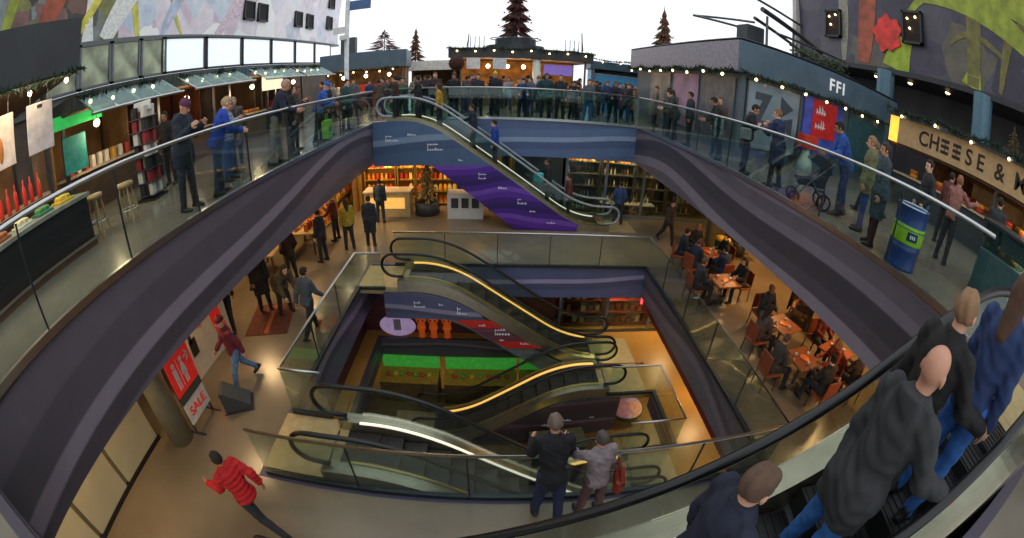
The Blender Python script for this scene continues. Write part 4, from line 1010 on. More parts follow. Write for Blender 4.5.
for k in range(2): shelf_unit((15.35,5.1-2.95*k,0), -W90, 2.6, 1.8, 3, None, ['wooden shelf at the back of the cheese stall, nearer the sign end','wooden shelf at the back of the cheese stall, nearer the picture edge'][k], m=wood)
# glass chiller beside the top of the near escalator
t = empty('glass_cabinet', (8.0,2.2,0), .1, 'dark teal glass cabinet behind the right railing beside the escalator top', 'cabinet')
MB().cbox((0,0,.42), (1.3,1.0,.84), .02).build('body', mat('cabinet_teal','#2f4a4c',.35), t); MB().bx(-.62,.62,-.47,.47,.85,1.25).build('glass_case', gl_teal, t); MB().cbox((0,0,1.28), (1.4,1.1,.06), .02).build('lid', black, t)
# oil-drum bin
t = empty('litter_bin', (6.05,3.62,0), .3, 'blue drum litter bin with a bright green band behind the right railing', 'bin')
MB().lathe([(.0,0),(.30,0),(.31,.02),(.30,.05),(.30,.30),(.315,.32),(.30,.34),(.30,.60),(.315,.62),(.30,.64),(.30,.92),(.315,.94),(.30,.95),(.27,.93),(.0,.92)], n=24).build('drum', mat('drum_blue','#1f3f7c',.4,var=.15), t, True)
MB().lathe([(.305,.40),(.309,.41),(.309,.66),(.305,.67)], n=24).build('green_band', mat('band_green','#8fc21e',.5), t, True)
pl = MB()
for k in range(5):
    a = PI*1.18+.13*k-.26; pl.box((.312*math.cos(a),.312*math.sin(a),.53), (.012,.045,.13), a)
pl.build('badge', mat('badge_navy','#14284a',.5), t)
sb = MB()
for k in range(3):
    a = PI*1.18+.12*k-.12; sb.box((.319*math.cos(a),.319*math.sin(a),.53), (.008,.022,.05), a)
sb.build('lettering', marks_m, t); MB().tube([(.30*math.cos(a),.30*math.sin(a),.945) for a in np.arange(0,2*PI,.3)], .015, 6, closed=True).build('rim', steel, t)
# pushchair
t = empty('pushchair', (6.12,6.42,0), 1.0, 'dark pushchair with big wheels in front of the man in royal blue', 'pushchair')
for x in (-.26,.26):
    for y, r_ in ((-.32,.15),(.35,.11)): MB().tube([(x,y+r_*math.cos(a),r_+.01+r_*math.sin(a)) for a in np.arange(0,2*PI,.35)], .022, 6, closed=True).tube([(x,y-r_,r_),(x,y+r_,r_)], .008, 5).tube([(x,y,0.02),(x,y,2*r_)], .008, 5).build('wheel', rubber, t)
    MB().tube([(x,.35,.12),(x*.9,.0,.55),(x*.9,-.45,1.0)], .018, 8).tube([(x,-.32,.16),(x*.9,.05,.55)], .018, 8).build('frame', dsteel, t)
MB().tube([(-.235,-.45,1.0),(.235,-.45,1.0)], .022, 8).build('handle', rubber, t)
MB().prism([(-.28,.42),(.3,.38),(.36,.5),(-.12,.55),(-.32,.95),(-.40,.92)], 0, -.2, .2).build('seat', mat('pram_navy','#1d2430',.8), t)
MB().prism([(-.42,.72),(-.3,1.02),(0,1.06),(.14,.92),(-.2,.78)], 0, -.21, .21).build('hood', mat('pram_navy'), t) if False else MB().prism([(-.42,.72),(-.3,1.02),(0,1.06),(.14,.92),(-.2,.78)], 0, -.21, .21).build('hood', mat('pram_navy','#1d2430'), t)
# ================================================================== lower floor (one level down)
cream_p = mat('panel_cream','#b9b294',.5,var=.12,scale=.9); olive_w = mat('wall_olive','#7d7757',.6,var=.15,scale=.8)
struct(MB().bx(-6.9,-6.6,-4,3.55,Z1,-1.0), 'wall_lower_left', olive_w)
for k, (y0, y1) in enumerate(((-.9,.75),(.85,2.1),(2.2,3.5))):
    o = struct(MB().cbox((-6.57,(y0+y1)/2,Z1+1.5), (.05,y1-y0,2.8), .01), 'trim_panel_%d' % (k+1), cream_p)
struct(MB().bx(-6.6,-6.52,-4,3.55,Z1,Z1+.1), 'baseboard_left', black)
struct(MB().bx(-9.3,-9.0,3.5,22,Z1,-1.0), 'wall_lower_shops', mat('shop_wall','#6a4526',.7,var=.4,scale=.8))
struct(MB().bx(11.6,11.9,-4,22,Z1,-1.0), 'wall_lower_right', mat('cafe_wall','#7a5630',.7,var=.3,scale=.8))
struct(MB().bx(-9.3,11.9,20.6,20.9,Z1,-1.0), 'wall_lower_far', mat('shop_wall_far','#3c3430',.7,var=.4,scale=.8))
for k, (x, y) in enumerate(((-5.95,3.72),(8.1,13.3),(7.4,19.5))):
    struct(MB().lathe([(.27,Z1),(.27,-1.0)], (x,y,0), 20), 'column_lower_%d' % (k+1), mat('column_grey','#77735f',.45,var=.1), smooth=True)
# restroom and sale signs behind the column
t = empty('sign_stand', (-5.62,4.32,Z1), 0, 'sign stand with red restroom pictograms above a SALE board beside the left column', 'sign')
sred = mat('sign_red','#cf2620',.5,emit='#e02a20',estr=.25)
fr = MB(); fr.bx(-.05,-.02,-.38,-.34,0,1.72); fr.bx(-.05,-.02,.34,.38,0,1.72); fr.bx(-.25,.2,-.38,-.34,0,.03); fr.bx(-.25,.2,.34,.38,0,.03); fr.build('frame', dsteel, t)
rb = MB().bx(-.02,.02,-.38,.38,.90,1.72).build('red_board', sred, t)
ic = MB()
for y in (-.20,.06):
    ic.lathe([(.0,0),(.05,0),(.05,.01),(.0,.01)], n=12, M=Matrix.Translation((.02,y,1.50))@Matrix.Rotation(PI/2,4,'Y'))
    if y < 0: ic.bx(.02,.03,y-.055,y+.055,1.22,1.43)
    else: ic.prism([(y-.09,1.2),(y+.09,1.2),(y+.03,1.43),(y-.03,1.43)], 0, .02, .03)
    ic.bx(.02,.03,y-.05,y-.012,1.0,1.22); ic.bx(.02,.03,y+.012,y+.05,1.0,1.22)
ic.bx(.02,.03,-.08,-.07,1.0,1.58)
ic.bx(.02,.03,.17,.33,1.44,1.48); ic.prism([(.25,1.57),(.34,1.46),(.25,1.35),(.21,1.35),(.29,1.46),(.21,1.57)], 0, .02, .03)
ic.build('pictogram', white, rb)
MB().bx(-.02,.02,-.38,.38,.72,.88).build('grey_strip', mat('strip_grey','#4c4844',.5), t)
sb_ = MB().bx(-.02,.02,-.38,.38,.24,.70).build('sale_board', mat('board_cream','#d8d2c4',.5), t)
lettering('SALE', .27, sred, sb_, face_mat((.021,0,.47),(1,0,0)), .005, .006)
# white poster front with red bands
t = empty('shop_display', (-6.55,6.15,Z1), 0, 'white shop display wall with red diagonal bands beyond the restroom sign', 'display')
wb = MB().bx(-.06,.06,-1.05,1.05,0,2.0).build('panel', mat('display_white','#cfc8ba',.5,var=.1), t)
MB().prism([(.55,0),(1.0,.0),(.55,2.0),(.2,2.0)], 0, .06, .07).prism([(-.2,1.1),(.3,1.9),(.45,1.8),(-.05,1.0)], 0, .07, .08).build('red_band', sred, wb)
MB().lathe([(.26,0),(.28,.01),(.30,0)], n=20, M=Matrix.Translation((.07,-.55,1.5))@Matrix.Rotation(PI/2,4,'Y')).build('ring_emblem', sred, wb)
MB().box((.07,-.5,.75), (.02,.25,.4)).box((.07,-.55,1.0), (.02,.1,.3)).build('dark_print', mat('print_dark','#2a2626',.5), wb)
t = empty('reclining_board', (-5.05,4.95,Z1), .5, 'low dark tilted stand on the floor in front of the SALE sign', 'stand')
MB().prism([(-.3,0),(.3,0),(.3,.12),(-.22,.5),(-.3,.5)], 1, -.22, .22).build('panel', charcoal, t); MB().bx(-.34,.34,-.26,.26,0,.03).build('base', dsteel, t)
# shops along the left wall: shelving facing the opening
B = ['#b8632a','#d9a24a','#8a2a1e','#e0c48a','#5a3a22','#c9823a']
for k in range(5):
    y = 8.2+k*2.4
    shelf_unit((-8.6,y,Z1), W90, 2.1, 2.35, 4, [('packet',B,'warm-coloured packet on the shop shelves along the left lower wall','packets on the left lower shelves'),('jar',B,'warm-coloured jar on the shop shelves along the left lower wall','jars on the left lower shelves')],
        'wooden shop shelf along the left lower wall, %s from the display wall' % ['first','second','third','fourth','fifth'][k], 'shop shelves along the left lower wall', step=.23)
t = empty('shop_banner', (-7.2,9.9,Z1), .3, 'tall orange-red banner standing in the left lower shop', 'banner')
MB().cbox((0,0,1.15), (.08,.7,2.0), .01).build('banner', mat('banner_orange','#d9481e',.5,var=.2), t); MB().cbox((0,0,.05), (.4,.75,.1), .02).build('base', black, t); MB().tube([(0,0,.1),(0,0,2.25)], .02, 6).build('pole', steel, t)
for k, (x, y) in enumerate(((-7.2,10.9),(-6.5,12.7))):
    t = empty('display_table', (x,y,Z1), .1, ['display table with baskets in the left lower shop, nearer the opening','display table with baskets in the left lower shop, farther back'][k], 'table')
    MB().cbox((0,0,.78), (1.0,1.5,.05), .01).build('tabletop', wood, t)
    for sx in (-.42,.42):
        for sy in (-.65,.65): MB().bx(sx-.03,sx+.03,sy-.03,sy+.03,0,.755).build('leg', dwood, t)
    goods_row((x-.2,y-.6,Z1+.806), (x-.2,y+.6,Z1+.806), 6, 'loaf', ['#c9843a','#a85a2a','#d9b05a'], 'round loaf on the display tables in the left lower shop', 'loaves on the left display tables'); goods_row((x+.2,y-.6,Z1+.806), (x+.2,y+.6,Z1+.806), 6, 'packet', B, 'packet on the display tables in the left lower shop', 'packets on the left display tables')
t = empty('floor_mat', (-5.75,8.1,Z1), .25, 'orange-brown striped mat under the bending person on the lower floor', 'mat')
MB().cbox((0,0,.008), (1.2,1.5,.016), .004).build('mat', mat('mat_rust','#5a2c1a',.9,var=.3), t); MB().box((.0,0,.018), (.12,1.4,.004)).build('stripe', mat('mat_orange','#9a4a26',.9), t)
# ---- gold-lit gift shop behind the far escalator
goldf = mat('gold_frame','#a8843c',.4,.4,.1); GS = ['#e0a02a','#d94a1e','#f0cc5a','#c97a1e','#b02a1e','#e8d8a0']
struct(MB().bx(-6.0,-5.85,16.4,20.6,Z1,-1.0), 'wall_gift_left', mat('gift_wall','#8a6430',.6,var=.3,scale=1.5)); struct(MB().bx(.6,.75,16.4,20.6,Z1,-1.0), 'wall_gift_right', mat('gift_wall','#8a6430'))
for k in range(4):
    shelf_unit((-5.0+k*1.5,17.5,Z1), 0, 1.4, 2.85, 5, [('packet',GS,'bright packet on the gold-lit gift shop shelves','packets in the gold-lit gift shop'),('lantern',GS,'glowing orange lantern ornament on the gold-lit gift shop shelves','lanterns in the gold-lit gift shop'),('jar',GS,'amber jar on the gold-lit gift shop shelves','jars in the gold-lit gift shop')],
       'gold-lit gift shop shelf behind the far escalator, %s from the left' % ['first','second','third','fourth'][k], 'gift shop shelves', m=goldf, step=.2, scale=1.35)
for k, x in enumerate((-5.75,-3.3,-.2)):
    o = MB().cbox((0,0,1.45), (.12,.12,2.9), .01).build('shop_post', [goldf,goldf,dsteel][k], None, loc=(x,16.72,Z1)); tag(o, ['gold post at the left side of the gift shop front','gold post in the middle of the gift shop front','steel post at the right side of the gift shop front'][k], 'post')
t = empty('sales_counter', (-4.4,16.2,Z1), 0, 'pale sales counter with a gold glowing front before the gift shop', 'counter')
MB().bx(-.9,1.0,-.35,.35,0,1.0).build('body', mat('counter_cream','#b9a070',.5), t); MB().bx(-.95,1.05,-.4,.4,1.0,1.06).build('counter_top', mat('counter_top','#b5a58c'), t); MB().bx(-.7,.8,-.37,-.35,.35,.8).build('glow_panel', mat('glow_gold','#e0b060',.4,emit='#ffc060',estr=.7), t)
t = empty('sales_counter', (-1.15,15.9,Z1), 0, 'white counter with dark square openings beside the gold tree', 'counter')
cb = MB().bx(-.7,.7,-.3,.3,0,1.05).build('body', mat('counter_white','#c9ccd0',.5,var=.05), t)
for i in range(3): MB().bx(-.55+.4*i,-.27+.4*i,-.31,-.295,.45,.85).build('opening', charcoal, cb)
tree((-2.75,16.3,Z1+.5), 2.3, .62, 'gold glittering Christmas tree on a dark base in front of the gift shop', ('#8a7442','#e8c878'), 40, .1)
o = MB().lathe([(.0,0),(.5,0),(.5,.5),(.42,.52),(.0,.52)], n=16).build('tree_base', charcoal, None, True, loc=(-2.75,16.3,Z1)); tag(o, 'dark round plinth under the gold glittering tree', 'plinth')
for c_, e_ in (('e8a02b',.8),('f0b83b',.8),('d9801f',.8)): mat('goods_'+c_, '#'+c_, .45, emit='#'+c_, estr=e_)
for k, y in enumerate((14.6,16.9)):
    shelf_unit((-6.75,y,Z1), W90, 2.0, 2.8, 5, [('packet',GS,'bright packet on the gold-lit shelves at the far end of the left lower shops','packets on the far left gold shelves'),('lantern',GS,'orange lantern on the gold-lit shelves at the far end of the left lower shops','lanterns on the far left gold shelves')],
       'gold-lit shelf at the far end of the left lower shops, %s' % ['nearer the railing','nearest the gift shop'][k], 'gold shelves', m=goldf, step=.22, scale=1.2)
    area((-5.7,y,-1.06), .5, 70, (1,.74,.42))  # bare area lamp added to brighten the gold shelves
# ---- wine shop with framed glass front
WB = ['#2c3a2e','#4a2430','#d9d4c4','#6a4a2a','#c9c0a4','#a8986a','#3a2a26','#e0dccf']
for k in range(4):
    x = 3.6+k*1.55
    shelf_unit((x,17.1,Z1), 0, 1.45, 2.8, 5, [('bottle',WB,'wine bottle on the shelves of the glass-fronted shop on the far right','bottles in the glass-fronted shop')]*4+[('lantern',['#e8a02b','#f0b83b','#d9801f'],'amber lantern along the top shelf of the glass-fronted shop','amber lanterns in the glass-fronted shop')],
       'bottle shelf behind the glass shopfront at right, %s from the left' % ['first','second','third','fourth'][k], 'bottle shelves in the glass-fronted shop', m=mat('shelf_grey','#4a4f52',.5), step=.15)
t = empty('shopfront', (2.8,16.25,Z1), 0, 'grey framed glass shopfront under the far fascia on the right', 'shopfront')
fm = MB(); fm.bx(0,6.6,-.05,.05,2.78,2.88); fm.bx(0,6.6,-.05,.05,0,.14); fm.build('frame', mat('front_frame','#66737c',.4,.4), t)
for i in range(5):
    MB().bx(i*1.65-.05+.0,i*1.65+.05,-.06,.06,0,2.78).build('mullion', mat('front_frame','#66737c'), t)
    if i < 4: MB().bx(i*1.65+.06,(i+1)*1.65-.06,-.008,.008,.15,2.77).build('glass_panel', shopglass, t)
t = empty('shop_table', (5.6,15.6+1.0,Z1), 0, 'low display table with white crates inside the glass-fronted shop', 'table')
MB().cbox((0,.0,.55), (2.4,.45,.05), .01).build('tabletop', mat('table_white','#b9bcb8',.5), t)
for sx in (-1.1,1.1):
    for sy in (-.17,.17): MB().bx(sx-.03,sx+.03,sy-.03,sy+.03,0,.525).build('leg', dsteel, t)
goods_row((4.6,16.6,Z1+.577), (6.6,16.6,Z1+.577), 12, 'bottle', WB, 'bottle on the low display table of the glass-fronted shop', 'bottles on the low shop table')
# dark shop wall left of the glass front
struct(MB().bx(.75,2.75,16.9,17.0,Z1,-1.0), 'wall_lower_centre', mat('teal_dark_wall','#2c3a44',.4,var=.3,scale=1.2))
# ---- cafe on the right of the lower floor
def chair(loc, rz, label, c, group=None):
    t = empty('chair', loc, rz, label, 'chair', group); m = mat('chair_'+c.lstrip('#'), c, .6)
    MB().cbox((0,0,.445), (.44,.44,.05), .015).build('seat', m, t)
    MB().cbox((0,-.21,.72), (.42,.04,.42), .012).build('backrest', m, t)
    for sx in (-.18,.18):
        for sy in (-.19,.18): MB().tube([(sx,sy,.43),(sx*1.1,sy*1.1,0)], .017, 6).build('leg', dwood, t)
        MB().tube([(sx,-.2,.44),(sx,-.21,.55)], .015, 6).build('back_post', dwood, t)
    return t
def cafe_table(loc, label, w_=.8, d_=.8, rz=0, c='#8a4a2a'):
    t = empty('cafe_table', loc, rz, label, 'table')
    MB().cbox((0,0,.73), (w_,d_,.04), .012).build('tabletop', mat('table_'+c.lstrip('#'), c, .4), t)
    MB().tube([(0,0,.03),(0,0,.71)], .035, 10).build('column', dsteel, t); MB().lathe([(.0,0),(.25,0),(.22,.02),(.04,.04),(.0,.04)], n=16).build('base', dsteel, t)
    return t
def cup(x, y, z, lab='white cup on a cafe table on the right of the lower floor'):
    o = MB().lathe([(.0,0),(.025,0),(.04,.07),(.036,.07),(.022,.008),(.0,.008)], n=12).build('cup', white, None, True, loc=(x,y,z)); tag(o, lab, 'cup', 'cups on the cafe tables')
TAB = [(6.75,11.2,.0,'cafe table beside the group in navy coats, nearest the striped bin'),(6.35,9.2,.1,'cafe table at the middle of the row along the right railing'),(7.0,6.9,.2,'reddish cafe table beside the person in a dark blue top'),(6.7,5.5,.1,'cafe table nearest the picture bottom in the right cafe'),(8.0,5.6,.3,'cafe table with orange dishes beside the standing waiter')]
for x, y, a, lab in TAB:
    cafe_table((x,y,Z1), lab, rz=a)
    for i in range(3): cup(x+.22*math.cos(i*2.1+x), y+.22*math.sin(i*2.1+x), Z1+.751)
    o = MB().lathe([(.0,0),(.09,0),(.13,.015),(.12,.02),(.0,.012)], n=16).build('plate', mat('plate_orange','#d9702a',.4), None, True, loc=(x+.02,y,Z1+.751)); tag(o, 'orange plate at the centre of a right-hand cafe table', 'plate', 'plates on the cafe tables')
t = empty('armchair', (8.9,8.3,Z1), 2.5, 'dark curved wicker armchair standing alone in the right cafe', 'armchair')
MB().cbox((0,.05,.38), (.62,.6,.14), .04).build('cushion', mat('cushion_tan','#9a7a5a',.8), t)
sh = MB(); 
for i in range(14):
    a = PI*(.98+.08*i)-.06
    sh.box((.40*math.cos(a),.40*math.sin(a)+.05,.5+.12*math.sin((i+.5)/14*PI)), (.05,.11,.62+.24*math.sin((i+.5)/14*PI)), a)
sh.build('shell', mat('wicker_dark','#3a2618',.8,var=.4,scale=30), t)
for sx in (-.24,.24):
    for sy in (-.2,.3): MB().tube([(sx,sy,.32),(sx*1.1,sy*1.1,0)], .02, 6).build('leg', dwood, t)
t = empty('litter_bin', (7.75,11.9,Z1), 0, 'drum bin with green and yellow bands by the right column on the lower floor', 'bin')
MB().lathe([(.0,0),(.28,0),(.28,.9),(.25,.92),(.0,.9)], n=20).build('drum', mat('drum_dark','#1f2a22',.4), t, True); MB().lathe([(.283,.3),(.287,.31),(.287,.6),(.283,.61)], n=20).build('green_band', mat('band_green','#8fc21e'), t, True); MB().lathe([(.0,.9),(.29,.9),(.29,.97),(.0,.99)], n=20).build('yellow_lid', mat('lid_yellow','#d9b02a',.5), t, True)
t = empty('planter', (9.1,12.7,Z1), 0, 'dark leafy plant in a pot behind the column on the right lower floor', 'plant')
MB().lathe([(.0,0),(.2,0),(.28,.45),(.25,.47),(.0,.42)], n=14).build('pot', charcoal, t, True)
m = MB()
for i in range(160):
    a = rnd.uniform(0,2*PI); e = rnd.uniform(.2,1.3); c = Vector((0,0,.45)); d = Vector((math.cos(a)*math.cos(e),math.sin(a)*math.cos(e),math.sin(e)))*rnd.uniform(.3,.75); u = d.orthogonal().normalized()*.05
    m.add([c+d*.4,c+d*.75+u,c+d,c+d*.75-u], [(0,1,2,3)])
m.build('leaves', mat('leaf_dark','#2a3a1e',.7,var=.4), t)
# ceiling lamps of the lower floor: the room's own light
LP = [(-5.9,1.6),(-5.9,5.4),(-7.2,9.2),(-7.2,13),(-7.2,17),(-4.6,16.75),(-2.9,16.75),(-.8,16.75),(3.8,16.65),(5.6,16.65),(7.6,16.65),(9.2,12.6),(8.4,9.2),(9.2,5.8),(7.8,2.2),(2,-1.4),(-2.5,-1.4),(-5.6,-1.0)]
for x, y in LP:
    t = empty('ceiling_light', (x,y,-1.02), 0, 'round recessed downlight in the ceiling over the lower floor', 'light', 'downlights of the lower floor')
    MB().lathe([(.0,-.02),(.13,-.02),(.13,0),(.0,0)], n=14).build('lens', warm_glow, t); MB().lathe([(.13,-.035),(.17,-.03),(.17,0),(.13,0)], n=14).build('ring', dsteel, t)
    area((x,y,-1.06), .5, 100 if x > 6.9 and y < 16 else 66 if x < -6.9 else 90 if y > 16 else 34, (1,.55,.20) if x > 6 and y < 16 else (1,.64,.30) if abs(x) > 5 or y > 16 else (1,.84,.6), (math.radians(52),0,0) if y > 16.2 else (0,0,0))
# ================================================================== basement and deepest floor
struct(MB().bx(-4.5,-4.35,3.4,14,Z2,-4.7), 'wall_basement_left', mat('maroon_wall','#3c2226',.5,var=.4,scale=1.0))
struct(MB().bx(7.6,7.8,2,14,Z2,-4.7), 'wall_basement_right', mat('base_wall_r','#7a5a30',.6,var=.2))
struct(MB().bx(-4.5,2.0,11.62,11.75,Z2,-4.7), 'wall_basement_far', mat('maroon_wall_far','#4a1e20',.5,var=.5,scale=1.2))
struct(MB().bx(2.0,7.8,12.6,12.75,Z2,-4.7), 'wall_basement_shop', mat('red_shop','#5a1c1c',.5,var=.4,scale=1.2))
struct(MB().bx(-8,8,13.5,13.7,Z3,Z2-.3), 'wall_deepest_far', mat('deep_wall','#38403a',.6,var=.3)); struct(MB().bx(-4.5,-4.35,3.4,13.5,Z3,Z2-.3), 'wall_deepest_left', mat('deep_wall_l','#3a2c2a',.6,var=.3)); struct(MB().bx(7.0,7.2,2,13.5,Z3,Z2-.3), 'wall_deepest_right', mat('deep_wall','#38403a'))
# red shelves of the basement shop under the far right fascia
for k in range(3):
    shelf_unit((3.1+k*1.55,12.25,Z2), 0, 1.45, 1.6, 3, [('packet',['#8a5a3a','#c9b08a','#5a2a22','#b03a2a'],'packet on the dark red shelves of the basement shop','packets in the red basement shop')], 'dark red shelf of the basement shop, %s from the left' % ['first','second','third'][k], 'red basement shelves', m=mat('shelf_red','#6a1a1a',.5), step=.26)
t = empty('shopfront', (2.2,11.75,Z2), 0, 'dark glass front with slim posts before the red basement shelves', 'shopfront')
for i in range(4):
    MB().bx(i*1.6-.035,i*1.6+.035,-.04,.04,0,1.7).build('mullion', mat('front_frame','#66737c'), t)
    if i < 3: MB().bx(i*1.6+.04,(i+1)*1.6-.04,-.006,.006,.02,1.7).build('glass_panel', shopglass, t)
MB().bx(0,4.8,-.05,.05,.0,.06).bx(0,4.8,-.05,.05,1.64,1.7).build('rail', dsteel, t)
o = MB().cbox((0,0,.12), (.55,.06,.22), .01).build('red_light_sign', mat('pink_red','#ff4a5a',.4,emit='#ff4a5a',estr=1.6), None, loc=(5.2,11.66,Z2+1.15)); tag(o, 'small glowing pink-red sign on the basement glass front', 'sign')
# left basement front: made-up lilac oval painted as a reflection, orange carved figures
t = empty('oval_reflection', (-3.15,11.36,-6.58), 0, 'lilac oval reflection shape at the left of the basement front under the back escalator', 'sign')
ov = MB().lathe([(.0,0),(.60,0),(.62,.02),(.60,.05),(.0,.05)], n=32, M=Matrix.Translation((0,0,.5))@Matrix.Rotation(PI/2,4,'X')@Matrix.Scale(.66,4,(0,1,0))); ov.build('disc', mat('lilac','#b49ac4',.4,var=.25,scale=4,emit='#b49ac4',estr=.35), t)
MB().box((0,-.055,.55), (.24,.02,.42)).build('emblem', mat('lilac_grey','#8f8a96',.4), t); MB().bx(-.03,.03,-.04,.0,.05,.12).build('stand', dsteel, t)
for k, x in enumerate((-2.35,-1.95,-1.5)):
    t = empty('carved_figure', (x,11.38,Z2), 0, 'glowing orange carved figure, %s of three in the basement window' % ['leftmost','middle','rightmost'][k], 'figure'); t.scale = (.75,.75,.75)
    om = mat('pumpkin','#c9561a',.5,var=.3,emit='#d9601a',estr=.22)
    MB().lathe([(.0,.0),(.16,.0),(.12,.25),(.2,.45),(.17,.62),(.08,.68),(.0,.68)], n=12).build('body', om, t, True); MB().ball((0,0,.88), (.24,.2,.2), 12, 8).build('head', om, t, True)
    for s in (-1,1): MB().ball((s*.1,-.17,.92), (.04,.04,.05), 8, 6).build('eye', black, t, True)
# green-lit market counters of the deepest floor
gg = mat('green_lit','#3f9a3a',.5,var=.3,emit='#4ac046',estr=.25)
for k, (x, w_, lab) in enumerate(((-2.8,2.0,'green-lit market counter at the left of the deepest floor'),(-.4,2.4,'green-lit market counter in the middle of the deepest floor'),(1.75,1.7,'green-lit market counter right of the gold escalator'))):
    t = empty('market_counter', (x,10.75,Z3), 0, lab, 'counter')
    MB().bx(-w_/2,w_/2,-.4,.4,0,.9).build('body', mat('mk_brown','#5a4426',.6,var=.3), t); MB().bx(-w_/2,w_/2,-.45,.45,.9,.95).build('counter_top', mat('mk_top','#a8842e',.4), t); MB().bx(-w_/2,w_/2,.36,.42,.95,1.42).build('green_panel', gg, t)
    goods_row((x-w_/2+.2,10.65,Z3+.951), (x+w_/2-.2,10.65,Z3+.951), 7, 'loaf', ['#6a9a2a','#c9b03a','#b0482a'], 'heap of produce on the green-lit counters of the deepest floor', 'produce on the green-lit counters', scale=1.1)
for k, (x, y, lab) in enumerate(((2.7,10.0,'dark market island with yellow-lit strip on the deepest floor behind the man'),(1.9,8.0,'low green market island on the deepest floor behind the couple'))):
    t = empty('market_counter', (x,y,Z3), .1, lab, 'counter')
    MB().cbox((0,0,.4), (1.5,.7,.8), .02).build('body', mat('mk_green_dark','#243a26',.6,var=.4), t); MB().cbox((0,0,.83), (1.6,.8,.06), .01).build('counter_top', mat('mk_top_dark','#4a4a34',.4), t); MB().cbox((-.2,-.1,.93), (.7,.3,.14), .02).build('produce', mat('mk_yellow','#c9b01e',.5,var=.4,scale=20,emit='#d9c02a',estr=.25), t)  # yellow produce block glows, standing in for lit strips
t = empty('round_reflection', (4.45,9.7,Z3), 0, 'round low stand-in for a reflection, swirling lilac and blue, on the deepest floor', 'display')  # made-up table; its painted swirl stands in for a reflection
MB().lathe([(.0,0),(.35,0),(.35,.3),(.62,.34),(.62,.38),(.0,.38)], n=28).build('table', mat('mk_green_dark','#243a26'), t); MB().lathe([(.0,.38),(.58,.38),(.58,.40),(.0,.40)], n=28).build('swirl_top', mural('swirl', ['#8a86c0','#a07a9a','#6a8ab0','#b08a80','#9a94c8'], 2.2, .6, 1), t)
for x, y, z, p in ((-2,7.4,-4.9,0),):
    pass
for x, y in ((6.2,4.6),(6.2,8),(6.2,11.4),(4.2,12.0)):
    t = empty('ceiling_light', (x,y,-4.77), 0, 'round downlight in the ceiling of the basement floor', 'light', 'downlights of the basement floor')
    MB().lathe([(.0,-.02),(.12,-.02),(.12,0),(.0,0)], n=14).build('lens', warm_glow, t); MB().lathe([(.12,-.03),(.15,-.03),(.15,0),(.12,0)], n=14).build('ring', dsteel, t)
    area((x,y,-4.81), .4, 42, (1,.68,.32))
for x, y in ((-3,11.9),(0,11.9),(3,11.9),(5.6,9.5),(5.6,7.2),(3.2,4.2)):
    t = empty('ceiling_light', (x,y,Z2-.31), 0, 'round downlight in the ceiling of the deepest floor', 'light', 'downlights of the deepest floor')
    MB().lathe([(.0,-.02),(.12,-.02),(.12,0),(.0,0)], n=14).build('lens', warm_glow, t); MB().lathe([(.12,-.03),(.15,-.03),(.15,0),(.12,0)], n=14).build('ring', dsteel, t)
    area((x,y,Z2-.35), .4, 30, (1,.72,.34))
# ================================================================== people
def rail_pt(t, off=0.):
    t = -1.7+.6+.4*round((t+1.7-.6)/.4)      # a place on the near escalator, t metres down its run
    return (E0[0]+math.cos(EA)*t-math.sin(EA)*off, E0[1]+math.sin(EA)*t+math.cos(EA)*off, zE(t)+.013)
up = (-math.cos(EA), -math.sin(EA))
def snap(u, Lt): return -Lt+.6+.4*round((u+Lt-.6)/.4)   # the middle of a tread
# ---- riders of the near escalator
person(rail_pt(2.1,.02), up, 'ride', 'jacket', '#1c2134', '#2a4f86', 'person in navy jacket lowest of the riders on the nearest escalator', 'short', '#5a4436', '#c99a80', near=2, size=1.0)
person(rail_pt(1.3,.06), up, 'ride', 'parka', '#2e3033', '#2f66a8', 'large bald person in charcoal coat and bright blue jeans on the nearest escalator', 'short', '#2a211c', '#c08c74', near=2, size=1.04, bald=True)
person(rail_pt(.9,-.10), up, 'ride', 'long', '#151517', '#1d2026', 'person in black coat behind the bald rider on the nearest escalator', 'short', '#8a6a4e', '#c99a80', near=2, size=1.0)
person(rail_pt(.5,.12), up, 'stand', 'jacket', '#22355f', '#2d5ea6', 'person in dark blue jacket highest on the nearest escalator, at the right edge', 'long', '#4a3426', '#c99a80', near=2, size=.98)
# ---- the couple leaning at the near railing of the lower opening
m_ = person((.77,3.20,Z1), (-.05,1), 'lean', 'jacket', '#14161c', '#1e2a4a', 'man with short grey hair and black jacket leaning at the near lower railing', 'short', '#6f6058', '#b98a72', near=2, size=1.10)
w_ = person((1.38,3.20,Z1), (-.30,1), 'touch', 'jacket', '#857a80', '#5a4444', 'woman in mauve-grey jacket with red shoulder bag beside the man at the lower railing', 'short', '#4f4743', '#c99a80', near=2, size=.97)
t = empty('shoulder_bag', (1.65,3.12,Z1+.80), -.2, 'red-brown shoulder bag hanging at the right side of the woman in mauve-grey', 'bag')
MB().cbox((0,0,.13), (.12,.34,.26), .04).build('body', mat('bag_red','#8a2a1e',.5,var=.2), t)
MB().tube([(0,-.13,.26),(-.03,-.10,.42),(-.10,.0,.60),(-.05,.12,.42),(0,.13,.26)], .016, 8).build('strap', mat('bag_strap','#6a2418',.5), t)
MB().box((.065,0,.19), (.012,.3,.1)).build('flap', mat('bag_red'  ,'#8a2a1e'), t)
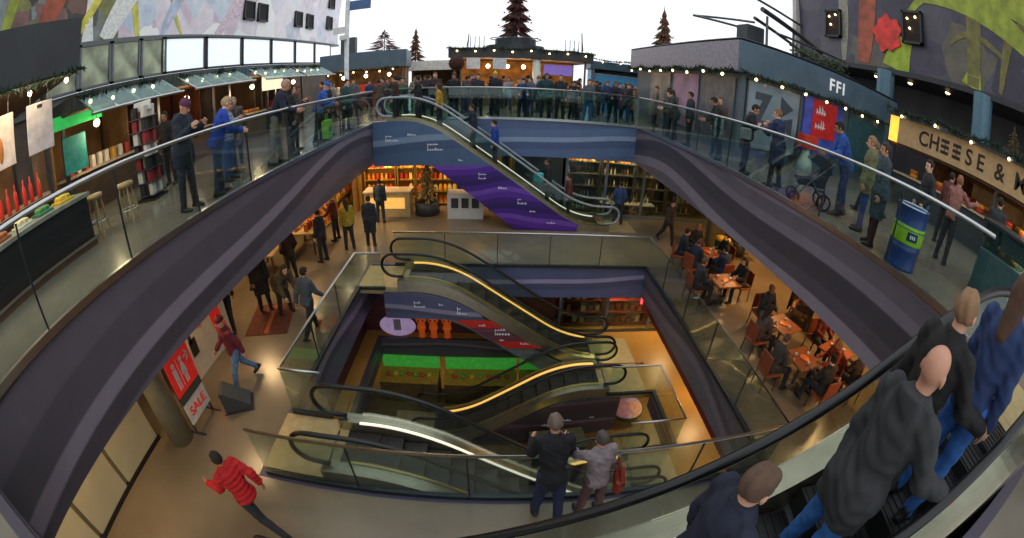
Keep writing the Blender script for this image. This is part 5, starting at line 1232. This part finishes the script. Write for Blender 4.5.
# ---- walkers on the lower floor, left side
person((-3.4,2.5,Z1), (-1,.25), 'stride', 'puffer', '#b3161c', '#22262c', 'person in bright red jacket striding across the bottom of the picture', 'short', '#241a16', near=2)
person((-5.2,5.6,Z1), (-.5,-.8), 'walk', 'jacket', '#6e2430', '#5a7a9c', 'person in maroon jacket and pale jeans walking past the restroom sign', 'beanie', '#5a2028', near=1)
person((-4.25,7.6,Z1), (.3,1), 'walk', 'jacket', '#3f4a52', '#20242a', 'person in grey jacket walking along the outside of the left lower railing', 'short', '#1f1916', near=1)
person((-5.5,8.5,Z1), (.8,-.5), 'bend', 'parka', '#4a4230', '#2a2420', 'person in olive parka bending down over the striped mat', 'hood', '#3f3828', near=1)
person((-6.1,8.5,Z1), (.7,-.6), 'stand', 'long', '#1b1a1c', '#1b1a1c', 'tall person in black coat standing behind the bending person', 'short', '#b08a5a', near=1, size=1.05)
person((-6.75,7.55,Z1), (.4,-.9), 'walk', 'jacket', '#191a1e', '#1d1c20', 'person in black walking left of the bending person, half under the floor edge', 'short', '#1c1614', near=1)
person((-7.35,7.4,Z1), (.3,-1), 'stand', 'jacket', '#2a2422', '#1b1a1c', 'person in dark brown beside the white display wall under the floor edge', 'short', '#1c1614', near=1)
person((-5.5,11.6,Z1), (-.9,.2), 'stand', 'jacket', '#2a2a30', '#26262a', 'person in dark jacket browsing at the nearer basket table', 'short', '#2a1c14', near=1)
person((-4.9,12.6,Z1), (-.6,.8), 'stand', 'puffer', '#a8902a', '#2a2a2e', 'person in mustard yellow jacket before the left lower shop', 'long', '#3a2418', near=1)
person((-5.7,13.4,Z1), (-1,0), 'phone', 'jacket', '#5a2a22', '#23232a', 'person in rust jacket farther inside the left lower shop', 'short', '#1c1614', near=0)
person((-6.0,10.2,Z1), (-.8,.6), 'pockets', 'jacket', '#3a2a22', '#2a2622', 'person in dark brown next to the orange-red banner', 'short', '#241a14', near=0)
person((-4.2,12.9,Z1), (0,1), 'stand', 'long', '#23262e', '#1e2026', 'person in long charcoal coat standing at the left end of the back escalator', 'short', '#1c1614', near=1)
person((-4.45,15.2,Z1), (0,1), 'stand', 'jacket', '#22303a', '#22303a', 'dark figure waiting at the gold-glowing sales counter', 'short', '#2a1c14', near=0)
person((6.3,13.6,Z1), (.2,-1), 'walk', 'jacket', '#2a2a30', '#1f1f24', 'dark walker near the right end of the far lower railing', 'short', '#1c1614', near=0)
person((4.9,15.5,Z1), (.5,1), 'pockets', 'jacket', '#27406a', '#2a2e38', 'person in blue jacket before the glass shopfront', 'short', '#2a1c14', near=0)
# ---- far escalator riders
for k, (u, c, tc, lab, hr) in enumerate(((-1.25,'#3a2a26','#22242a','person in brown coat stepping on at the top of the far escalator','short'),(-.3,'#1e2026','#1b1c22','person in black coat highest on the slope of the far escalator','short'),(.65,'#a8842a','#2a2a30','person in ochre jacket on the far escalator above the navy rider','long'),(1.6,'#20283a','#1c2026','person in dark navy coat in the middle of the far escalator','short'),(2.35,'#1f3f9a','#23262e','person in bright blue jacket on the far escalator','short'),(4.3,'#2a2a2e','#1f2024','person in dark coat low on the far escalator carrying a turquoise bag','short'),(5.1,'#5a2e2e','#1f2024','person in dusky red coat near the foot of the far escalator','short'))):
    u = snap(u, 1.75)
    person((D0[0]+u,D0[1]+(.12 if k%2 else -.12),zD(u)+.013), (-1,0), 'ride' if k%2 else 'stand', 'jacket', c, tc, lab, hr, ['#2a1c14','#1c1614','#3a2a1e'][k%3], near=1)
o = MB().cbox((0,0,.16), (.34,.14,.32), .03).build('tote_bag', mat('bag_turquoise','#35b0b0',.5), None, loc=(D0[0]+4.05,14.83,zD(4.05)+.72)); tag(o, 'turquoise bag held by a rider low on the far escalator', 'bag')
# ---- along the left railing of the upper floor
person((-5.0,5.3,0), (.95,.1), 'phone', 'parka', '#1d2433', '#232834', 'person in long navy parka and plum beanie at the left railing', 'beanie', '#5a2f4a', near=2, size=1.05)
person((-4.85,6.1,0), (.6,.7), 'lean', 'jacket', '#1f43a8', '#2a3550', 'fair-haired person in royal blue jacket leaning at the left railing', 'short', '#a8906a', near=2)
person((-5.35,7.1,0), (.9,.3), 'phone', 'puffer', '#8a93a8', '#2a4a7a', 'person in pale blue-grey jacket just beyond the royal blue one', 'short', '#8a6a4a', near=1, size=.95)
person((-5.75,7.7,0), (.9,-.2), 'stand', 'jacket', '#26262c', '#2a2c34', 'person in dark grey jacket left of the tall man at the left railing', 'long', '#2a1c16', near=1, size=.97)
person((-4.8,8.3,0), (.9,.3), 'lean', 'jacket', '#1c2236', '#8a836e', 'tall man in navy jacket and khaki trousers at the left railing', 'short', '#a88a78', near=1, size=1.1)
person((-4.95,9.35,0), (.8,.5), 'stand', 'long', '#1d1b1d', '#1d1b1d', 'person with long dark hair and black coat at the left railing', 'long', '#241812', near=1)
person((-5.2,10.0,0), (.9,.1), 'phone', 'jacket', '#4a3a32', '#22242a', 'person in brown jacket beyond the black-coated one at the left railing', 'short', '#5a3a26', near=1)
person((-5.0,11.2,0), (.8,.3), 'lean', 'puffer', '#2556a8', '#2a2e3a', 'person in blue jacket and blue hat above the neon green bag', 'beanie', '#2a5ab0', near=1)
t = empty('shopping_bag', (-4.75,11.2,.12), .2, 'neon green shopping bag hanging behind the left railing', 'bag')
MB().cbox((0,0,.25), (.2,.62,.5), .03).build('body', mat('bag_neon','#7fcf1e',.5,var=.2), t); MB().box((.105,0,.27), (.008,.3,.2)).build('print', mat('print_teal','#1e6a6a',.5), t); MB().tube([(0,-.15,.5),(0,-.1,.68),(0,.1,.68),(0,.15,.5)], .012, 6).build('handle', mat('bag_neon','#7fcf1e'), t)
person((-5.2,12.4,0), (.9,.2), 'stand', 'jacket', '#23262c', '#1e2026', 'person in dark jacket standing before the lamp post', 'short', '#1c1614', near=1)
person((-5.0,13.5,0), (.9,-.2), 'stand', 'parka', '#2a4a4a', '#22242a', 'person in teal parka near the top of the far escalator', 'short', '#1c1614', near=1)
person((-7.6,7.5,0), (.2,-1), 'stand', 'jacket', '#1f1d1f', '#1c1c20', 'dark figure beside the package tower on the left', 'short', '#1c1614', near=1)
person((-6.6,9.2,0), (.5,-.8), 'walk', 'long', '#4a4440', '#22242a', 'person in taupe coat walking behind the left railing crowd', 'short', '#8a7a6a', near=1)
# ---- right railing
person((5.80,8.62,0), (.7,-.5), 'phone', 'jacket', '#202228', '#1b1c20', 'person in black jacket facing the navy-coated one at the right railing', 'short', '#2a1a14', near=2, size=1.0)
o = MB().cbox((0,0,.14), (.3,.13,.26), .03).build('waist_bag', mat('bag_grey','#9aa0a0',.5), None, loc=(5.60,8.42,.86)); tag(o, 'pale grey bag at the hip of the person in black at the right railing', 'bag')
person((6.02,7.62,0), (-.4,.9), 'point', 'long', '#1f2a4c', '#1b1f2c', 'person in navy coat turned towards the one in black at the right railing', 'short', '#7a5a40', near=2, size=1.0)
person((6.65,5.95,0), (-.75,.55), 'lean', 'jacket', '#234a94', '#2a3c5e', 'man in royal blue jacket bent over the dark pushchair', 'short', '#1c1614', near=2, size=1.08)
person((6.45,5.1,0), (-.7,.6), 'stand', 'parka', '#6a6a4a', '#2a4478', 'person in olive parka and jeans right of the man in royal blue', 'short', '#8a6a48', near=2)
person((6.0,4.4,0), (-.8,.5), 'stand', 'long', '#34424a', '#3a1a20', 'person in slate coat and dark red hem next to the blue drum bin', 'short', '#3a2a20', near=2, size=.98)
person((7.2,4.1,0), (-.6,.4), 'pockets', 'jacket', '#26262a', '#3a5a8a', 'person in black jacket and jeans behind the blue drum bin', 'short', '#241a14', near=1)
person((8.3,3.9,0), (.9,.1), 'point', 'sweater', '#8a5a52', '#26262c', 'person in dusky pink top reaching towards the cheese stall', 'short', '#8a5a3a', near=1)
person((9.1,3.0,0), (.9,.2), 'stand', 'jacket', '#2a2e30', '#23262c', 'dark-clothed person at the cheese stall beyond the glass cabinet', 'short', '#1c1614', near=1)
person((10.1,5.0,0), (1,0), 'stand', 'jacket', '#5a2e2e', '#26262c', 'person in wine red jacket under the start of the cheese stall sign', 'short', '#2a1c14', near=1)
person((8.2,6.3,0), (-.2,1), 'walk', 'jacket', '#54525a', '#26262c', 'person in grey jacket walking behind the olive parka', 'short', '#6a5a4a', near=1)
person((5.9,10.2,0), (-.8,.2), 'lean', 'jacket', '#1f2024', '#22242a', 'person in black jacket leaning at the right railing before the shutter', 'short', '#1c1614', near=1)
person((6.25,10.9,0), (-.6,-.5), 'stand', 'jacket', '#4a3a36', '#2a3a5a', 'person in brown jacket beside the one leaning before the shutter', 'short', '#5a4030', near=1)
person((5.95,12.3,0), (-.9,.1), 'stand', 'jacket', '#2a2c34', '#22242a', 'person in charcoal jacket at the right railing before the pink poster', 'short', '#1c1614', near=1)
person((5.9,13.4,0), (-.9,.1), 'lean', 'parka', '#2e3a34', '#1f2024', 'person in dark green parka at the right railing before the pink poster', 'short', '#2a1c14', near=1)
person((6.2,14.3,0), (-.8,-.4), 'phone', 'jacket', '#5a4a44', '#26262c', 'person in brown-grey jacket near the far right railing corner', 'long', '#3a2418', near=1)
# ---- along the far railing
FAR = [(-3.7,'#4a5a40','#22242a','moss green coat','stand'),(-3.0,'#26262c','#1b1c22','black jacket','phone'),(-2.4,'#3a2c2a','#22242a','dark brown jacket','stand'),(-1.7,'#17181c','#1b1c20','bulky black coat','pockets'),(-.75,'#2a2a30','#22242a','charcoal jacket','stand'),(-.1,'#1e2028','#1c1e24','black coat and yellow hat','stand'),(.95,'#1f3a6c','#1d2230','navy blue jacket','lean'),(1.85,'#1c3a3c','#1e2426','dark green hooded coat','pockets'),(2.4,'#26282e','#1f2126','dark slate jacket','stand'),(2.95,'#1d1d21','#22242c','black jacket and thin legs','phone'),(3.5,'#54565c','#3f6aa0','grey jacket and pale blue jeans','stand'),(4.55,'#22203a','#1a1a22','dark purple coat','lean')]
for k, (x, c, tc, d, ps) in enumerate(FAR):
    person((x,16.42+.12*(k%2),0), (rnd.uniform(-.3,.3),-1), ps, 'parka' if 'hooded' in d or 'bulky' in d else 'jacket', c, tc, 'person in '+d+' at far railing, '+['first','second','third','fourth','fifth','sixth','seventh','eighth','ninth','tenth','eleventh','twelfth'][k]+' from left', 'beanie' if 'hat' in d else 'hood' if 'hooded' in d else 'short', '#c9a82a' if 'yellow' in d else c if 'hooded' in d else ['#2a1c14','#1c1614','#5a4030'][k%3], near=1, size=1.0+.05*(k%3-1)+(.06 if 'bulky' in d or 'hooded' in d else 0))
# ---- the market crowd beyond
CC = [('#2a2c34','charcoal'),('#1b1c20','black'),('#3a4a6a','steel blue'),('#6a2a2a','brick red'),('#4a4038','brown'),('#7a7268','beige'),('#2a4a3a','bottle green'),('#54565c','grey'),('#8a5a3a','tan'),('#27406a','denim blue'),('#8a8a90','silver'),('#5a3a54','plum')]
spots = []
for k in range(56):
    for _ in range(60):
        x, y = (rnd.uniform(-8.2,6.6), rnd.uniform(17.6,22.6)) if k < 36 else (rnd.uniform(-8.6,-3.6), rnd.uniform(17.2,24)) if k < 45 else (rnd.uniform(6.2,7.0), rnd.uniform(15,22)) if k < 48 else (rnd.uniform(5.9,12), rnd.uniform(22.6,26.2))
        if all((x-a)**2+(y-b)**2 > .42 for a, b in spots) and abs(x+6.2)+abs(y-16.9) > .6: break
    spots.append((x,y))
spots.sort(key=lambda p: p[0]/p[1])
ORD = lambda n: '%d%s' % (n, 'th' if 10 < n % 100 < 14 else {1:'st',2:'nd',3:'rd'}.get(n % 10, 'th'))
for k, (x, y) in enumerate(spots):
    c, cn = CC[(k*7+3)%len(CC)]
    person((x,y,0), (rnd.uniform(-1,1),rnd.uniform(-1,.6)), ['stand','walk','pockets','phone'][k%4], ['jacket','parka','long'][k%3], c, ['#22242a','#2a3a5a','#1b1c20'][k%3], 'person in '+cn+' coat, '+ORD(k+1)+' from left in the far market crowd', ['short','long','beanie','short'][(k*5)%4], ['#2a1c14','#1c1614','#6a4a30','#3a3a40'][(k*3)%4], near=0, size=rnd.uniform(.93,1.06), group='market crowd beyond the far railing')
# ---- cafe guests
SEAT = [(6.2,11.5,(1,-.3),'#1c2438','navy coat at the cafe table by the striped bin, facing away from the railing','short'),(6.25,10.75,(1,.4),'#1f2a44','navy jacket at the cafe table by the striped bin, nearer the camera','short'),(7.35,11.3,(-1,0),'#22262e','dark jacket across the cafe table by the striped bin','short'),(6.75,11.95,(0,-1),'#1b1d24','black coat at the far side of the table by the striped bin','long'),(6.85,10.35,(-.1,1),'#1d2c50','deep blue coat with back to the camera at the table by the striped bin','short'),
  (5.75,9.3,(1,0),'#2a2c30','charcoal jacket beside the right railing at the middle table','short'),(6.95,9.4,(-1,-.1),'#23252c','black top across the middle table','long'),
  (7.0,7.65,(0,-1),'#1d2434','dark blue top behind the reddish table','short'),(6.4,6.8,(1,.1),'#5a4a42','brown top by the railing at the reddish table','long'),
  (6.1,5.6,(1,0),'#3a3430','dark taupe top at the nearest table by the railing','short'),(6.8,4.85,(0,1),'#2a2624','black top with back to the camera at the nearest cafe table','short'),(7.35,5.3,(-.9,.3),'#8a3a24','rust red top between the two nearest cafe tables','long'),(8.1,6.3,(-.1,-1),'#6a2a20','dark red top behind the table with orange dishes','short'),(8.0,4.9,(0,1),'#3a2a24','brown top with back to the camera at the orange dishes','long')]
for k, (x, y, f_, c, d, hr) in enumerate(SEAT):
    v = Vector((f_[0],f_[1],0)).normalized(); rz = math.atan2(-v.x, v.y)
    x -= .16*v.x; y -= .16*v.y
    person((x-.06*v.x,y-.06*v.y,Z1+.012), f_, 'sit', 'jacket', c, '#22222a', 'seated person in '+d.replace(' with back to the camera',', back turned,').replace(', facing away from the railing',''), hr, ['#2a1c14','#5a4030','#1c1614','#8a6a48'][k%4], near=1)
    chair((x-.12*v.x,y-.12*v.y,Z1), rz, 'cafe chair under the seated person in '+' '.join(d.split()[:8]).rstrip(','), '#7a3a1e')
person((9.0,6.9,Z1), (-.8,-.6), 'phone', 'jacket', '#1c1d22', '#1b1c20', 'waiter in black standing at the right of the lower cafe', 'short', '#2a1c14', near=1, size=1.04)
person((8.55,8.0,Z1+.03), (.6,-.75), 'sit', 'sweater', '#7a4a3a', '#3a2a24', 'person in terracotta sweater sitting in the wicker armchair', 'short', '#8a6a48', near=1)
